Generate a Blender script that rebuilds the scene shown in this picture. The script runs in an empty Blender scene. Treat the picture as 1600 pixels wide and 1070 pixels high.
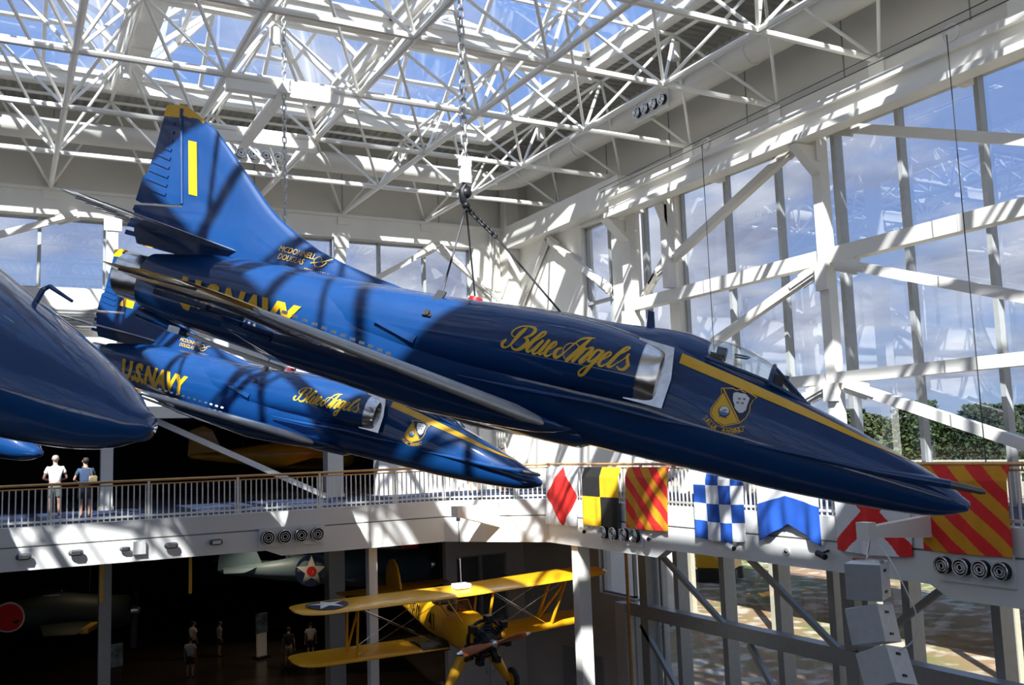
import bpy, bmesh, math, random
from mathutils import Vector, Matrix
random.seed(7)
SC = bpy.context.scene
COL = SC.collection
PI = math.pi

# ------------------------------------------------------------------ camera
F_PX = 1465.0
cam_data = bpy.data.cameras.new('camera')
cam_data.sensor_width = 36.0
cam_data.lens = 36.0 * F_PX / 1600.0
cam_data.clip_start = 0.1
cam_data.clip_end = 2000
cam = bpy.data.objects.new('camera', cam_data)
COL.objects.link(cam)
def cam_axes():
    d = lambda u, v: Vector(((u - 800) / F_PX, -(v - 535) / F_PX, -1.0))
    Y = d(0, 725).normalized()
    X = d(3500, 605); X = (X - X.dot(Y) * Y).normalized()
    Z = X.cross(Y)
    return Matrix((X, Y, Z))
cam.matrix_world = Matrix.Translation((0, 0, 1.65)) @ cam_axes().to_4x4()
SC.camera = cam

# ------------------------------------------------------------------ sky, sun, exposure
world = bpy.data.worlds.new('sky')
SC.world = world
world.use_nodes = True
wn = world.node_tree; wn.nodes.clear()
def N(nt, t, **kw):
    n = nt.nodes.new(t)
    for k, v in kw.items(): setattr(n, k, v)
    return n
def LK(nt, a, b): nt.links.new(a, b)
tc = N(wn, 'ShaderNodeTexCoord')
sep = N(wn, 'ShaderNodeSeparateXYZ'); LK(wn, tc.outputs['Generated'], sep.inputs[0])
grad = N(wn, 'ShaderNodeValToRGB'); LK(wn, sep.outputs['Z'], grad.inputs[0])
cr = grad.color_ramp
cr.elements[0].position = 0.0; cr.elements[0].color = (0.30, 0.27, 0.20, 1)
cr.elements[1].position = 0.02; cr.elements[1].color = (0.40, 0.52, 0.72, 1)
for p, c in ((0.25, (0.24, 0.37, 0.70, 1)), (0.9, (0.30, 0.50, 0.92, 1))):
    e = cr.elements.new(p); e.color = c
# clouds live on a plane high above: direction divided by its height
mz = N(wn, 'ShaderNodeMath', operation='MAXIMUM'); LK(wn, sep.outputs['Z'], mz.inputs[0]); mz.inputs[1].default_value = 0.0
az = N(wn, 'ShaderNodeMath', operation='ADD'); LK(wn, mz.outputs[0], az.inputs[0]); az.inputs[1].default_value = 0.22
dv = N(wn, 'ShaderNodeVectorMath', operation='DIVIDE'); LK(wn, tc.outputs['Generated'], dv.inputs[0])
cb = N(wn, 'ShaderNodeCombineXYZ')
for i in range(3): LK(wn, az.outputs[0], cb.inputs[i])
LK(wn, cb.outputs[0], dv.inputs[1])
nz = N(wn, 'ShaderNodeTexNoise'); LK(wn, dv.outputs[0], nz.inputs['Vector'])
nz.inputs['Scale'].default_value = 1.6; nz.inputs['Detail'].default_value = 7; nz.inputs['Roughness'].default_value = 0.55
cm = N(wn, 'ShaderNodeValToRGB'); elv = N(wn, 'ShaderNodeMath', operation='MULTIPLY_ADD'); LK(wn, mz.outputs[0], elv.inputs[0]); elv.inputs[1].default_value = -0.22; elv.inputs[2].default_value = 0.11
cva = N(wn, 'ShaderNodeMath', operation='ADD'); LK(wn, nz.outputs['Fac'], cva.inputs[0]); LK(wn, elv.outputs[0], cva.inputs[1]); LK(wn, cva.outputs[0], cm.inputs[0])
cm.color_ramp.elements[0].position = 0.47; cm.color_ramp.elements[0].color = (0, 0, 0, 1)
cm.color_ramp.elements[1].position = 0.62; cm.color_ramp.elements[1].color = (1, 1, 1, 1)
nz2 = N(wn, 'ShaderNodeTexNoise'); LK(wn, dv.outputs[0], nz2.inputs['Vector'])
nz2.inputs['Scale'].default_value = 3.5; nz2.inputs['Detail'].default_value = 6
cc = N(wn, 'ShaderNodeValToRGB'); LK(wn, nz2.outputs['Fac'], cc.inputs[0])
cc.color_ramp.elements[0].position = 0.35; cc.color_ramp.elements[0].color = (0.36, 0.39, 0.52, 1)
cc.color_ramp.elements[1].position = 0.65; cc.color_ramp.elements[1].color = (0.80, 0.82, 0.90, 1)
mx = N(wn, 'ShaderNodeMix', data_type='RGBA')
LK(wn, cm.outputs[0], mx.inputs['Factor']); LK(wn, grad.outputs[0], mx.inputs[6]); LK(wn, cc.outputs[0], mx.inputs[7])
bg = N(wn, 'ShaderNodeBackground'); LK(wn, mx.outputs[2], bg.inputs[0]); bg.inputs[1].default_value = 1.15
wo = N(wn, 'ShaderNodeOutputWorld'); LK(wn, bg.outputs[0], wo.inputs[0])

SUN_DIR = Vector((0.61, 0.88, -1.0)).normalized()      # the way the light travels
sd = bpy.data.lights.new('sun', 'SUN'); sd.energy = 14.0; sd.angle = math.radians(0.6); sd.color = (1.0, 0.965, 0.90)
sun = bpy.data.objects.new('sun', sd); COL.objects.link(sun)
sun.rotation_euler = SUN_DIR.to_track_quat('-Z', 'Y').to_euler(); sun.location = (-20, -10, 40)

SC.view_settings.view_transform = 'Standard'; SC.view_settings.look = 'None'
SC.view_settings.gamma = 1; SC.view_settings.use_curve_mapping = False
SC.view_settings.exposure = 0.15
SC.cycles.use_denoising = True
SC.cycles.max_bounces = 10; SC.cycles.diffuse_bounces = 5; SC.cycles.glossy_bounces = 4
SC.cycles.transparent_max_bounces = 24
SC.cycles.caustics_reflective = False; SC.cycles.caustics_refractive = False
SC.cycles.sample_clamp_indirect = 4.0

# ------------------------------------------------------------------ materials
MATS = {}
def mat(name, col, rough=0.5, metal=0.0, coat=0.0, noise=0.06, scale=6.0, bump=0.0, emit=None, spec=0.5):
    m = bpy.data.materials.new(name); m.use_nodes = True
    nt = m.node_tree; b = nt.nodes['Principled BSDF']
    b.inputs['Roughness'].default_value = rough; b.inputs['Metallic'].default_value = metal
    b.inputs['Coat Weight'].default_value = coat; b.inputs['Coat Roughness'].default_value = 0.04
    b.inputs['Specular IOR Level'].default_value = spec
    t = N(nt, 'ShaderNodeTexCoord')
    n = N(nt, 'ShaderNodeTexNoise'); n.inputs['Scale'].default_value = scale; n.inputs['Detail'].default_value = 4
    LK(nt, t.outputs['Object'], n.inputs['Vector'])
    r = N(nt, 'ShaderNodeValToRGB')
    r.color_ramp.elements[0].position = 0.3; r.color_ramp.elements[1].position = 0.7
    r.color_ramp.elements[0].color = tuple(max(0, c * (1 - noise)) for c in col) + (1,)
    r.color_ramp.elements[1].color = tuple(min(1, c * (1 + noise)) for c in col) + (1,)
    LK(nt, n.outputs['Fac'], r.inputs[0]); LK(nt, r.outputs[0], b.inputs['Base Color'])
    if bump:
        bp = N(nt, 'ShaderNodeBump'); bp.inputs['Strength'].default_value = bump; bp.inputs['Distance'].default_value = 0.02
        LK(nt, n.outputs['Fac'], bp.inputs['Height']); LK(nt, bp.outputs[0], b.inputs['Normal'])
        if coat: LK(nt, bp.outputs[0], b.inputs['Coat Normal'])
    if emit:
        b.inputs['Emission Color'].default_value = emit[0] + (1,); b.inputs['Emission Strength'].default_value = emit[1]
    MATS[name] = m
    return m
def glass(name, tint, refl=0.10):
    m = bpy.data.materials.new(name); m.use_nodes = True
    nt = m.node_tree; nt.nodes.clear()
    tr = N(nt, 'ShaderNodeBsdfTransparent'); tr.inputs[0].default_value = tint + (1,)
    gl = N(nt, 'ShaderNodeBsdfGlossy'); gl.inputs['Roughness'].default_value = 0.0
    t = N(nt, 'ShaderNodeTexCoord'); n = N(nt, 'ShaderNodeTexNoise'); n.inputs['Scale'].default_value = 0.35
    LK(nt, t.outputs['Object'], n.inputs['Vector'])
    bp = N(nt, 'ShaderNodeBump'); bp.inputs['Strength'].default_value = 0.25; bp.inputs['Distance'].default_value = 0.02
    LK(nt, n.outputs['Fac'], bp.inputs['Height']); LK(nt, bp.outputs[0], gl.inputs['Normal'])
    fr = N(nt, 'ShaderNodeFresnel'); ge = N(nt, 'ShaderNodeNewGeometry'); io = N(nt, 'ShaderNodeMath', operation='MULTIPLY_ADD')   # same index on both sides of the thin pane
    LK(nt, ge.outputs['Backfacing'], io.inputs[0]); io.inputs[1].default_value = 1 / 1.5 - 1.5; io.inputs[2].default_value = 1.5; LK(nt, io.outputs[0], fr.inputs[0])
    mu = N(nt, 'ShaderNodeMath', operation='MULTIPLY_ADD'); LK(nt, fr.outputs[0], mu.inputs[0]); mu.inputs[1].default_value = 1.5; mu.inputs[2].default_value = refl - 0.05
    mu.use_clamp = True
    mi = N(nt, 'ShaderNodeMixShader'); LK(nt, mu.outputs[0], mi.inputs[0]); LK(nt, tr.outputs[0], mi.inputs[1]); LK(nt, gl.outputs[0], mi.inputs[2])
    o = N(nt, 'ShaderNodeOutputMaterial'); LK(nt, mi.outputs[0], o.inputs[0])
    MATS[name] = m
    return m
WHITE = mat('white_steel_paint', (0.83, 0.80, 0.725), 0.35, noise=0.03, scale=1.5)
WALL = mat('off_white_wall_panel', (0.68, 0.645, 0.565), 0.7, noise=0.04, scale=0.6)
FASCIA = mat('fascia_panel', (0.75, 0.735, 0.695), 0.5, noise=0.02, scale=0.5)
SEAM = mat('panel_seam', (0.30, 0.29, 0.27), 0.8)
SKYW = mat('skylight_frame_paint', (0.83, 0.80, 0.73), 0.4, noise=0.03)
DECK = mat('corrugated_roof_deck', (0.42, 0.41, 0.37), 0.55, noise=0.05)
MULL = mat('mullion_aluminium', (0.42, 0.43, 0.42), 0.4, metal=0.2)
GLASS = glass('window_glass', (0.72, 0.77, 0.84), 0.19)
SKYGLASS = glass('skylight_glass', (0.80, 0.86, 0.95), 0.08)
CANGLASS = glass('canopy_glass', (0.90, 0.93, 0.93), 0.10)
BLUE = mat('jet_blue_gloss', (0.003, 0.042, 0.155), 0.45, coat=1.0, noise=0.08, scale=1.6, bump=0.10, spec=0.15)
YEL = mat('jet_yellow_paint', (0.78, 0.42, 0.008), 0.35, coat=0.3, noise=0.04)
GOLD = mat('gold_lettering', (0.85, 0.50, 0.03), 0.4, noise=0.04)
CHROME = mat('polished_aluminium', (0.78, 0.78, 0.77), 0.22, metal=1.0, noise=0.12, scale=9, bump=0.15)
SLATM = mat('bare_leading_edge', (0.42, 0.43, 0.44), 0.38, metal=0.5, noise=0.1)
LAMPG = mat('dark_grey_lamp_casing', (0.07, 0.075, 0.08), 0.5)
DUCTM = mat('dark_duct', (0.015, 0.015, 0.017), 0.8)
BLACK = mat('black_paint', (0.010, 0.010, 0.011), 0.45)
RUBBER = mat('black_rubber', (0.014, 0.014, 0.014), 0.8)
REDM = mat('red_plastic', (0.50, 0.010, 0.014), 0.4)
WHT = mat('white_marking', (0.80, 0.80, 0.78), 0.5, noise=0.02)
NAVYM = mat('navy_marking', (0.010, 0.020, 0.075), 0.4)
STEARY = mat('biplane_yellow', (0.80, 0.40, 0.010), 0.38, coat=0.35, noise=0.07, scale=2.5)
ENG = mat('engine_black_metal', (0.02, 0.02, 0.022), 0.4, metal=0.6)
WOODP = mat('propeller_wood', (0.32, 0.075, 0.018), 0.35, coat=0.5, noise=0.2, scale=5)
RAILW = mat('brass_handrail', (0.60, 0.34, 0.12), 0.35, noise=0.12, metal=0.4)
CABLE = mat('steel_cable', (0.04, 0.04, 0.042), 0.5, metal=0.5)
CHAINM = mat('galvanised_chain', (0.55, 0.55, 0.53), 0.4, metal=0.6)
FLOORG = mat('dark_polished_floor', (0.050, 0.040, 0.032), 0.22, noise=0.25, scale=0.7)
CARPET = mat('blue_carpet', (0.010, 0.022, 0.065), 0.9, noise=0.3, scale=12)
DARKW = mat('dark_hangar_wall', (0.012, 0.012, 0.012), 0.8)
F_RED = mat('flag_red', (0.80, 0.022, 0.018), 0.8, noise=0.08, scale=3)
F_WHITE = mat('flag_white', (0.78, 0.77, 0.76), 0.8, noise=0.04, scale=3)
F_YEL = mat('flag_yellow', (0.90, 0.52, 0.008), 0.8, noise=0.06, scale=3)
F_ORG = mat('flag_amber', (0.72, 0.30, 0.008), 0.8, noise=0.06, scale=3)
F_BLK = mat('flag_black', (0.014, 0.013, 0.012), 0.8)
F_BLUE = mat('flag_blue', (0.012, 0.085, 0.42), 0.8, noise=0.1, scale=3)
SKIN = mat('skin', (0.50, 0.27, 0.18), 0.55)
def unit_mat(name, *a, **k): return MATS.get(name) or mat(name, *a, **k)

# ------------------------------------------------------------------ mesh helpers
class MB:
    def __init__(s): s.v = []; s.f = []; s.m = []
    def add(s, vs, fs, mi=0):
        o = len(s.v); s.v += [tuple(p) for p in vs]; s.f += [tuple(i + o for i in f) for f in fs]; s.m += [mi] * len(fs); return s
    def box(s, lo, hi, mi=0):
        (a, b, c), (d, e, g) = lo, hi
        vs = [(a, b, c), (d, b, c), (d, e, c), (a, e, c), (a, b, g), (d, b, g), (d, e, g), (a, e, g)]
        return s.add(vs, [(0, 3, 2, 1), (4, 5, 6, 7), (0, 1, 5, 4), (1, 2, 6, 5), (2, 3, 7, 6), (3, 0, 4, 7)], mi)
    def beam(s, p, q, w, h, mi=0, up=(0, 0, 1)):
        p = Vector(p); q = Vector(q); d = (q - p).normalized(); u = Vector(up)
        if abs(d.dot(u)) > 0.99: u = Vector((0, 1, 0))
        r = d.cross(u).normalized(); u = r.cross(d)
        vs = [e + r * (a * w / 2) + u * (b * h / 2) for e in (p, q) for a, b in ((-1, -1), (1, -1), (1, 1), (-1, 1))]
        return s.add(vs, [(0, 3, 2, 1), (4, 5, 6, 7), (0, 1, 5, 4), (1, 2, 6, 5), (2, 3, 7, 6), (3, 0, 4, 7)], mi)
    def tube(s, pts, r, n=8, mi=0, caps=True, closed=False):
        pts = [Vector(p) for p in pts]; rs = r if isinstance(r, (list, tuple)) else [r] * len(pts)
        k = len(pts); vs = []; prev = None
        for i, p in enumerate(pts):
            if closed: t = pts[(i + 1) % k] - pts[i - 1]
            else: t = pts[min(i + 1, k - 1)] - pts[max(i - 1, 0)]
            t = t.normalized()
            if prev is None:
                a = Vector((0, 0, 1)) if abs(t.z) < 0.9 else Vector((1, 0, 0))
            else: a = prev
            x = (a - a.dot(t) * t).normalized(); prev = x; y = t.cross(x)
            vs += [p + x * (rs[i] * math.cos(2 * PI * j / n)) + y * (rs[i] * math.sin(2 * PI * j / n)) for j in range(n)]
        fs = []
        for i in range(k if closed else k - 1):
            b = ((i + 1) % k) * n
            for j in range(n): fs.append((i * n + j, i * n + (j + 1) % n, b + (j + 1) % n, b + j))
        if caps and not closed: fs += [tuple(reversed(range(n))), tuple((k - 1) * n + j for j in range(n))]
        return s.add(vs, fs, mi)
    def loft(s, rings, mi=0, cap0=True, cap1=True):
        n = len(rings[0]); vs = [p for r in rings for p in r]; fs = []
        for i in range(len(rings) - 1):
            for j in range(n): fs.append((i * n + j, i * n + (j + 1) % n, (i + 1) * n + (j + 1) % n, (i + 1) * n + j))
        if cap0: fs.append(tuple(reversed(range(n))))
        if cap1: fs.append(tuple((len(rings) - 1) * n + j for j in range(n)))
        return s.add(vs, fs, mi)
    def prism(s, poly, a, b, ax=1, mi=0):
        """poly: 2D outline extruded along axis ax from a to b"""
        def mk(p, t):
            q = list(p); q.insert(ax, t); return tuple(q)
        n = len(poly); vs = [mk(p, a) for p in poly] + [mk(p, b) for p in poly]
        fs = [tuple(range(n)), tuple(reversed(range(n, 2 * n)))] + [(i, i + n, (i + 1) % n + n, (i + 1) % n) for i in range(n)]
        return s.add(vs, fs, mi)
    def ball(s, c, r, n=10, mi=0, sc=(1, 1, 1)):
        rings = []
        for i in range(1, n):
            t = PI * i / n
            rings.append([(c[0] + r * sc[0] * math.sin(t) * math.cos(2 * PI * j / (2 * n)), c[1] + r * sc[1] * math.sin(t) * math.sin(2 * PI * j / (2 * n)), c[2] + r * sc[2] * math.cos(t)) for j in range(2 * n)])
        return s.loft(rings, mi)
    def build(s, name, mats, parent=None, angle=35, fix=True):
        me = bpy.data.meshes.new(name); me.from_pydata(s.v, [], s.f)
        for m in (mats if isinstance(mats, (list, tuple)) else [mats]): me.materials.append(m)
        me.polygons.foreach_set('material_index', s.m)
        if fix:
            bm = bmesh.new(); bm.from_mesh(me); bmesh.ops.recalc_face_normals(bm, faces=bm.faces); bm.to_mesh(me); bm.free()
        me.polygons.foreach_set('use_smooth', [True] * len(me.polygons))
        me.set_sharp_from_angle(angle=math.radians(angle)); me.update()
        o = bpy.data.objects.new(name, me); COL.objects.link(o)
        if parent: o.parent = parent
        return o
def tag(o, label=None, cat=None, group=None, kind=None):
    if label: o['label'] = label
    if cat: o['category'] = cat
    if group: o['group'] = group
    if kind: o['kind'] = kind
    return o
def thing(name, loc, label, cat, group=None, rot=(0, 0, 0)):
    o = bpy.data.objects.new(name, None); o.empty_display_size = 0.2; COL.objects.link(o)
    o.location = loc; o.rotation_euler = rot
    return tag(o, label, cat, group)
def kids(o): return [c for c in bpy.data.objects if c.parent == o]
def copy_tree(o, parent=None, skip=()):
    c = o.copy(); COL.objects.link(c)
    if parent: c.parent = parent
    for ch in kids(o):
        if ch.name.split('.')[0] not in skip: copy_tree(ch, c, skip)
    return c
def struct(o): return tag(o, kind='structure')
def lerp(tab, s):
    if s <= tab[0][0]: return tab[0][1]
    for (a, x), (b, y) in zip(tab, tab[1:]):
        if s <= b: return x + (y - x) * (s - a) / (b - a)
    return tab[-1][1]
def smooth(tab, s, w=0.12):
    return (lerp(tab, s - w) + 2 * lerp(tab, s) + lerp(tab, s + w)) / 4
# ================================================================== the hall
XW, YW, XG, YG = 18.5, 33.5, 19.3, 34.1
GX = [18.5, 14.6, 11.2, 7.8, 4.5, 1.25, -2.1, -5.5, -8.9, -12.3, -15.7, -19.0]
GY = [33.6, 29.6, 25.6, 21.9, 18.2, 14.8, 11.2, 7.6, 4.0, 0.4, -3.2, -6.8]
ZB, ZT = 10.65, 13.1
def slab(name, lo, hi, m, mats=None): return struct(MB().box(lo, hi).build(name, m))
# floors
slab('floor', (-19, -7, -8.3), (19.6, 75, -8.0), FLOORG)
f = slab('floor', (-19, 27.6, -0.35), (19.4, 52, -0.02), FASCIA)
slab('floor', (14.95, -7, -0.35), (19.4, 25.2, -0.02), FASCIA)
b = MB(); b.prism([(12.4, 27.7), (14.95, 25.2), (19.4, 25.2), (19.4, 27.7)], -0.36, -0.02, 2); struct(b.build('floor', FASCIA))
b = MB(); b.prism([(-19, 27.75), (12.35, 27.75), (14.95, 25.4), (15.1, -7), (19.3, -7), (19.3, 33.4), (12.4, 33.4), (12.4, 51), (-19, 51)], -0.02, 0.0, 2)
struct(b.build('floor', CARPET))
slab('floor', (-19, -7, -0.35), (12, -0.6, -0.02), FASCIA)
# balcony fascias: upper band, groove, lower band
def fascia(a, b_, zlow, name='trim_1', side=1):
    """a, b_: plan ends; zlow: list of (t, z) steps along the run"""
    a = Vector((a[0], a[1], 0)); b_ = Vector((b_[0], b_[1], 0)); d = (b_ - a); L = d.length; d.normalize(); n = Vector((-d.y, d.x, 0)) * side
    m = MB()
    def wallp(poly, o0, o1, mi):
        k = len(poly)
        f0 = [a + d * t + n * o0 + Vector((0, 0, z)) for t, z in poly]; f1 = [a + d * t + n * o1 + Vector((0, 0, z)) for t, z in poly]
        m.add(f0 + f1, [tuple(range(k)), tuple(reversed(range(k, 2 * k)))] + [(i, i + k, (i + 1) % k + k, (i + 1) % k) for i in range(k)], mi)
    wallp([(0, 0.02), (L, 0.02), (L, -0.46), (0, -0.46)], 0, 0.3, 0)
    wallp([(0, -0.46), (L, -0.46), (L, -0.50), (0, -0.50)], 0.04, 0.3, 1)
    wallp([(0, -0.50), (L, -0.50)] + [(t, z) for t, z in reversed(zlow)], 0, 0.3, 0)
    return struct(m.build(name, [FASCIA, SEAM]))
fascia((-19, 27.45), (12.35, 27.45), [(0, -1.07), (25.75, -1.07), (26.2, -1.25), (31.35, -1.25)], 'trim_1')
fascia((12.35, 27.45), (14.85, 25.2), [(0, -1.25), (3.363, -1.30)], 'trim_2')
fascia((14.85, 25.2), (14.85, -7), [(0, -1.30), (5.4, -1.30), (5.8, -1.08), (13.5, -1.08), (13.9, -1.30), (32.2, -1.30)], 'trim_3')
# soffit of the balcony ring
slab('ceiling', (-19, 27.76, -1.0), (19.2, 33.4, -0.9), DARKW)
slab('ceiling', (15.2, -7, -1.0), (19.2, 25.2, -0.9), FASCIA)

# back wall
def wb(lo, hi, m=None): return struct(MB().box(lo, hi).build('wall_back', m or WALL))
wb((-19, YW + 0.1, 10.6), (19, YW + 0.7, 14.6))
wb((-19, YW + 0.3, 3.15), (16.7, YW + 0.7, 7.34), FASCIA)
wb((12.5, YW + 0.1, 0.0), (16.7, YW + 0.69, 3.15), FASCIA)
wb((16.7, YW + 0.0, 0.0), (XW + 0.4, YW + 0.7, 10.6), WHITE)
b = MB(); b.box((-19, YW - 0.02, 9.72), (18.5, YW + 0.6, 10.6)); b.box((-19, YW - 0.10, 10.5), (18.5, YW - 0.02, 10.6))
tag(b.build('steel_beam', WHITE), 'deep white girder above the windows of the far wall', 'beam')
b = MB(); b.box((-19, YW - 0.1, 3.0), (16.7, YW + 0.3, 3.4))
tag(b.build('steel_beam', WHITE), 'white edge beam over the dark open bay at the far balcony', 'beam')
for x in (3.15, 11.1, -4.9, -12.95):
    b = MB(); b.box((x - 0.17, YW - 0.1, 3.4), (x + 0.17, YW + 0.35, 9.72))
    b.box((x - 0.28, YW - 0.14, 9.3), (x + 0.28, YW - 0.1, 9.72))
    n = 'left' if x < 5 else 'right'
    tag(b.build('steel_column', WHITE), {3.15: 'white steel column between far windows, left of the leading jet fin', 11.1: 'white steel column between far windows, right of the jet fin', -4.9: 'white steel column on the far wall beyond the left jet nose', -12.95: 'leftmost white steel column on the far wall'}[x], 'column', 'columns of the far window wall')
def window(idx, fixed, axis, a0, a1, z0, z1, mulls, trans=(), mw=0.11, md=0.16, gl=None, sill=True):
    """axis 'y': pane in the plane y=fixed spanning x; axis 'x': plane x=fixed spanning y"""
    w = struct(thing('window_%d' % idx, (0, 0, 0), None, None))
    def P(a, z, o): return (a, fixed + o, z) if axis == 'y' else (fixed + o, a, z)
    def bx(m, a, b_, c, d, o0, o1):
        p, q = P(a, c, o0), P(b_, d, o1); m.box(tuple(map(min, p, q)), tuple(map(max, p, q)))
    g = MB(); g.add([P(a0, z0, 0), P(a1, z0, 0), P(a1, z1, 0), P(a0, z1, 0)], [(0, 1, 2, 3)]); g.build('pane', gl or GLASS, w, fix=False)
    fr = MB()
    for (a, c) in ((a0, a0 + mw * .6), (a1 - mw * .6, a1)): bx(fr, a, c, z0, z1, -md * .6, 0.03)
    bx(fr, a0, a1, z1 - mw * .6, z1, -md * .6, 0.03); bx(fr, a0, a1, z0, z0 + mw * .6, -md * .6, 0.03)
    fr.build('window_frame', MULL, w)
    for a in mulls:
        m = MB(); bx(m, a - mw / 2, a + mw / 2, z0, z1, -md, 0.04); m.build('mullion', MULL, w)
    for z in trans:
        m = MB(); bx(m, a0, a1, z - mw / 2, z + mw / 2, -md * .8, 0.04); m.build('transom', MULL, w)
    return w
wi = 1
for a0, a1, ml in ((3.32, 10.93, (5.2, 7.1, 9.0)), (11.27, 16.7, (12.8, 14.7)), (-4.73, 2.98, (-2.8, -0.95, 0.97)), (-12.8, -5.07, (-10.9, -9, -7.0)), (-19, -13.1, (-17, -15))):
    window(wi, YG, 'y', a0, a1, 7.34, 9.72, ml); wi += 1
# braces over the far windows
def brace(p, q, label, w=0.2, h=0.2, plate=True, m=WHITE):
    b = MB(); b.beam(p, q, w, h)
    p = Vector(p); q = Vector(q); d = (q - p).normalized()
    if plate:
        for e, s in ((p, 1), (q, -1)):
            b.beam(e + d * s * 0.1, e + d * s * 1.0, w + 0.08, h * 0.45); b.beam(e + d * s * 0.0, e + d * s * 0.7, w * 0.35, h + 0.16)
    return tag(b.build('diagonal_brace', m), label, 'brace', 'steel wind braces')
yb = YW - 0.13
brace((14.9, yb, 9.6), (11.4, yb, 7.6), 'white brace falling left over the far windows beside the slings')
brace((15.1, yb, 9.6), (17.7, yb, 7.6), 'white brace falling right to the far corner behind the slings')
brace((2.1, yb, 9.75), (-4.7, yb, 7.2), 'white brace crossing the far window above the left jet nose')
brace((3.5, yb, 7.2), (6.9, yb, 9.6), 'white brace over the far windows behind the leading jet fin')
brace((17.7, yb, 7.0), (15.0, yb, 4.2), 'white brace under the far corner window band')
# corner post and small grille
wb((18.45, 32.95, 10.62), (18.95, 33.7, 13.5))
b = MB(); b.box((17.94, 32.92, 0), (18.5, YW - .01, 13.4)); [b.tube([(17.75 - .12 * i, 33.35, 0), (17.75 - .12 * i, 33.35, 10.4)], 0.045, 6) for i in range(4)]
tag(b.build('corner_column', WHITE), 'white corner post with bundled conduits where the two walls meet', 'column')
b = MB(); b.box((1.35, YW + 0.1, 5.98), (3.0, YW + 0.28, 6.7))
t = tag(b.build('louvre_grille', WHITE), 'white louvred grille on the far wall by the left jet nose', 'grille')
for i in range(6): MB().box((1.4, YW + 0.04, 6.03 + .11 * i), (2.95, YW + 0.1, 6.08 + .11 * i)).build('slat', MULL, t)
# dark bay behind the far balcony
for x in (3.15, 11.05, -4.9, -12.9):
    hw = 0.19 if x < 5 else 0.3
    for z0, z1, mm, nm in ((0, 3.0, WHITE, 'upper'), (-8, -1.0, MULL, 'lower')):
        b = MB(); b.box((x - hw, 34.3, z0), (x + hw, 34.3 + 2 * hw, z1)); b.box((x - hw - .03, 34.27, z0), (x + hw + .03, 34.33 + 2 * hw, z0 + .12))
        tag(b.build('concourse_column', mm), {('upper', 3.15): 'white square column on the far balcony right of the standing couple', ('upper', 11.05): 'white square column on the far balcony under the second jet', ('lower', 3.15): 'grey square column in the dark lower hall at left', ('lower', 11.05): 'grey square column in the lower hall beside the star roundel'}.get((nm, x), 'square concourse column beyond the left edge of the picture'), 'column', 'square columns of the far concourse')
tag(MB().beam((4.4, 34.45, 3.1), (10.7, 34.45, 0.05), 0.2, 0.2).build('diagonal_brace', WHITE), 'long white brace slanting down to the far balcony floor under the second jet', 'brace', 'steel wind braces')
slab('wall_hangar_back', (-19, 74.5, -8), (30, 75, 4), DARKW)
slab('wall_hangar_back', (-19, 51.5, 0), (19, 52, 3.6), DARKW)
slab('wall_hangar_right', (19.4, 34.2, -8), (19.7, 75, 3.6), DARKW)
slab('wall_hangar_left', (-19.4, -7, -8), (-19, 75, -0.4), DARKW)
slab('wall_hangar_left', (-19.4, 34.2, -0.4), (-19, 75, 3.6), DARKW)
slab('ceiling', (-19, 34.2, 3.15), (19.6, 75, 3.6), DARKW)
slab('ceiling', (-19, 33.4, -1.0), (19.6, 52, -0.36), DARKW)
# lower part of the back wall, right of the opening
wb((15.1, YW, -8.0), (XW, YW + 0.3, -5.1), FASCIA); wb((15.1, YW, -2.5), (XW, YW + 0.3, -1.0), FASCIA); wb((15.1, YW, -5.1), (15.55, YW + 0.3, -2.5), FASCIA); wb((17.75, YW, -5.1), (XW, YW + 0.3, -2.5), FASCIA)
window(wi, YW + 0.2, 'y', 15.55, 17.75, -5.1, -2.5, (16.62,)); wi += 1
slab('wall_hangar_right', (15.5, YW + 1.5, -6), (18.5, YW + 1.6, -1.2), DARKW)
for k, x in enumerate((15.75, 16.85)):
    d = struct(MB().box((x, YW - 0.06, -8.0), (x + 1.05, YW - 0.005, -5.75)).build('door_%d' % (k + 1), FASCIA))
    MB().box((x + (.9 if k == 0 else .08), YW - 0.12, -7.0), (x + (.95 if k == 0 else .13), YW - 0.06, -6.8)).build('door_handle', CHROME, d)

# right wall ---------------------------------------------------------
def wr(lo, hi, m=None): return struct(MB().box(lo, hi).build('wall_right', m or WALL))
wr((18.9, -7, 10.6), (19.5, 34.2, 14.6))
wr((18.5, 28.3, -1.0), (19.0, 33.5, 10.6), WHITE)
wr((18.5, 25.4, -1.0), (19.0, 26.4, 10.6), WHITE)
wr((18.51, 26.4, -1.0), (18.99, 28.3, 2.6), WHITE)
window(wi, 18.8, 'x', 26.4, 28.3, 2.6, 9.5, (26.75,), (6.7,)); wi += 1
wr((18.52, 26.4, 9.5), (18.98, 28.3, 10.6), WHITE)
wr((18.9, -7, 9.66), (19.5, 25.4, 10.6))
wr((18.97, 23.42, 0), (19.4, 23.95, 9.66), WHITE)
wr((18.5, 28.05, -8), (19.0, 33.5, -1.0), WALL); wr((18.5, 26.0, -8), (19, 28.05, -3.5), WALL); wr((18.5, 26.0, -1.3), (19, 28.05, -1.0), WALL)
window(wi, 18.75, 'x', 26.2, 28.05, -3.5, -1.3, ()); wi += 1
window(wi, XG, 'x', 23.95, 25.4, 0.0, 9.66, (), mw=.1); wi += 1
for a0, a1, ml in ((17.0, 23.42, (21.22, 19.07)), (8.6, 17.0, (14.95, 12.8, 10.7)), (0.2, 8.6, (6.5, 4.4, 2.3)), (-7, 0.2, (-1.9, -4))):
    window(wi, XG, 'x', a0, a1, 0.0, 9.66, ml, mw=.12, md=.18); wi += 1
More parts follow.
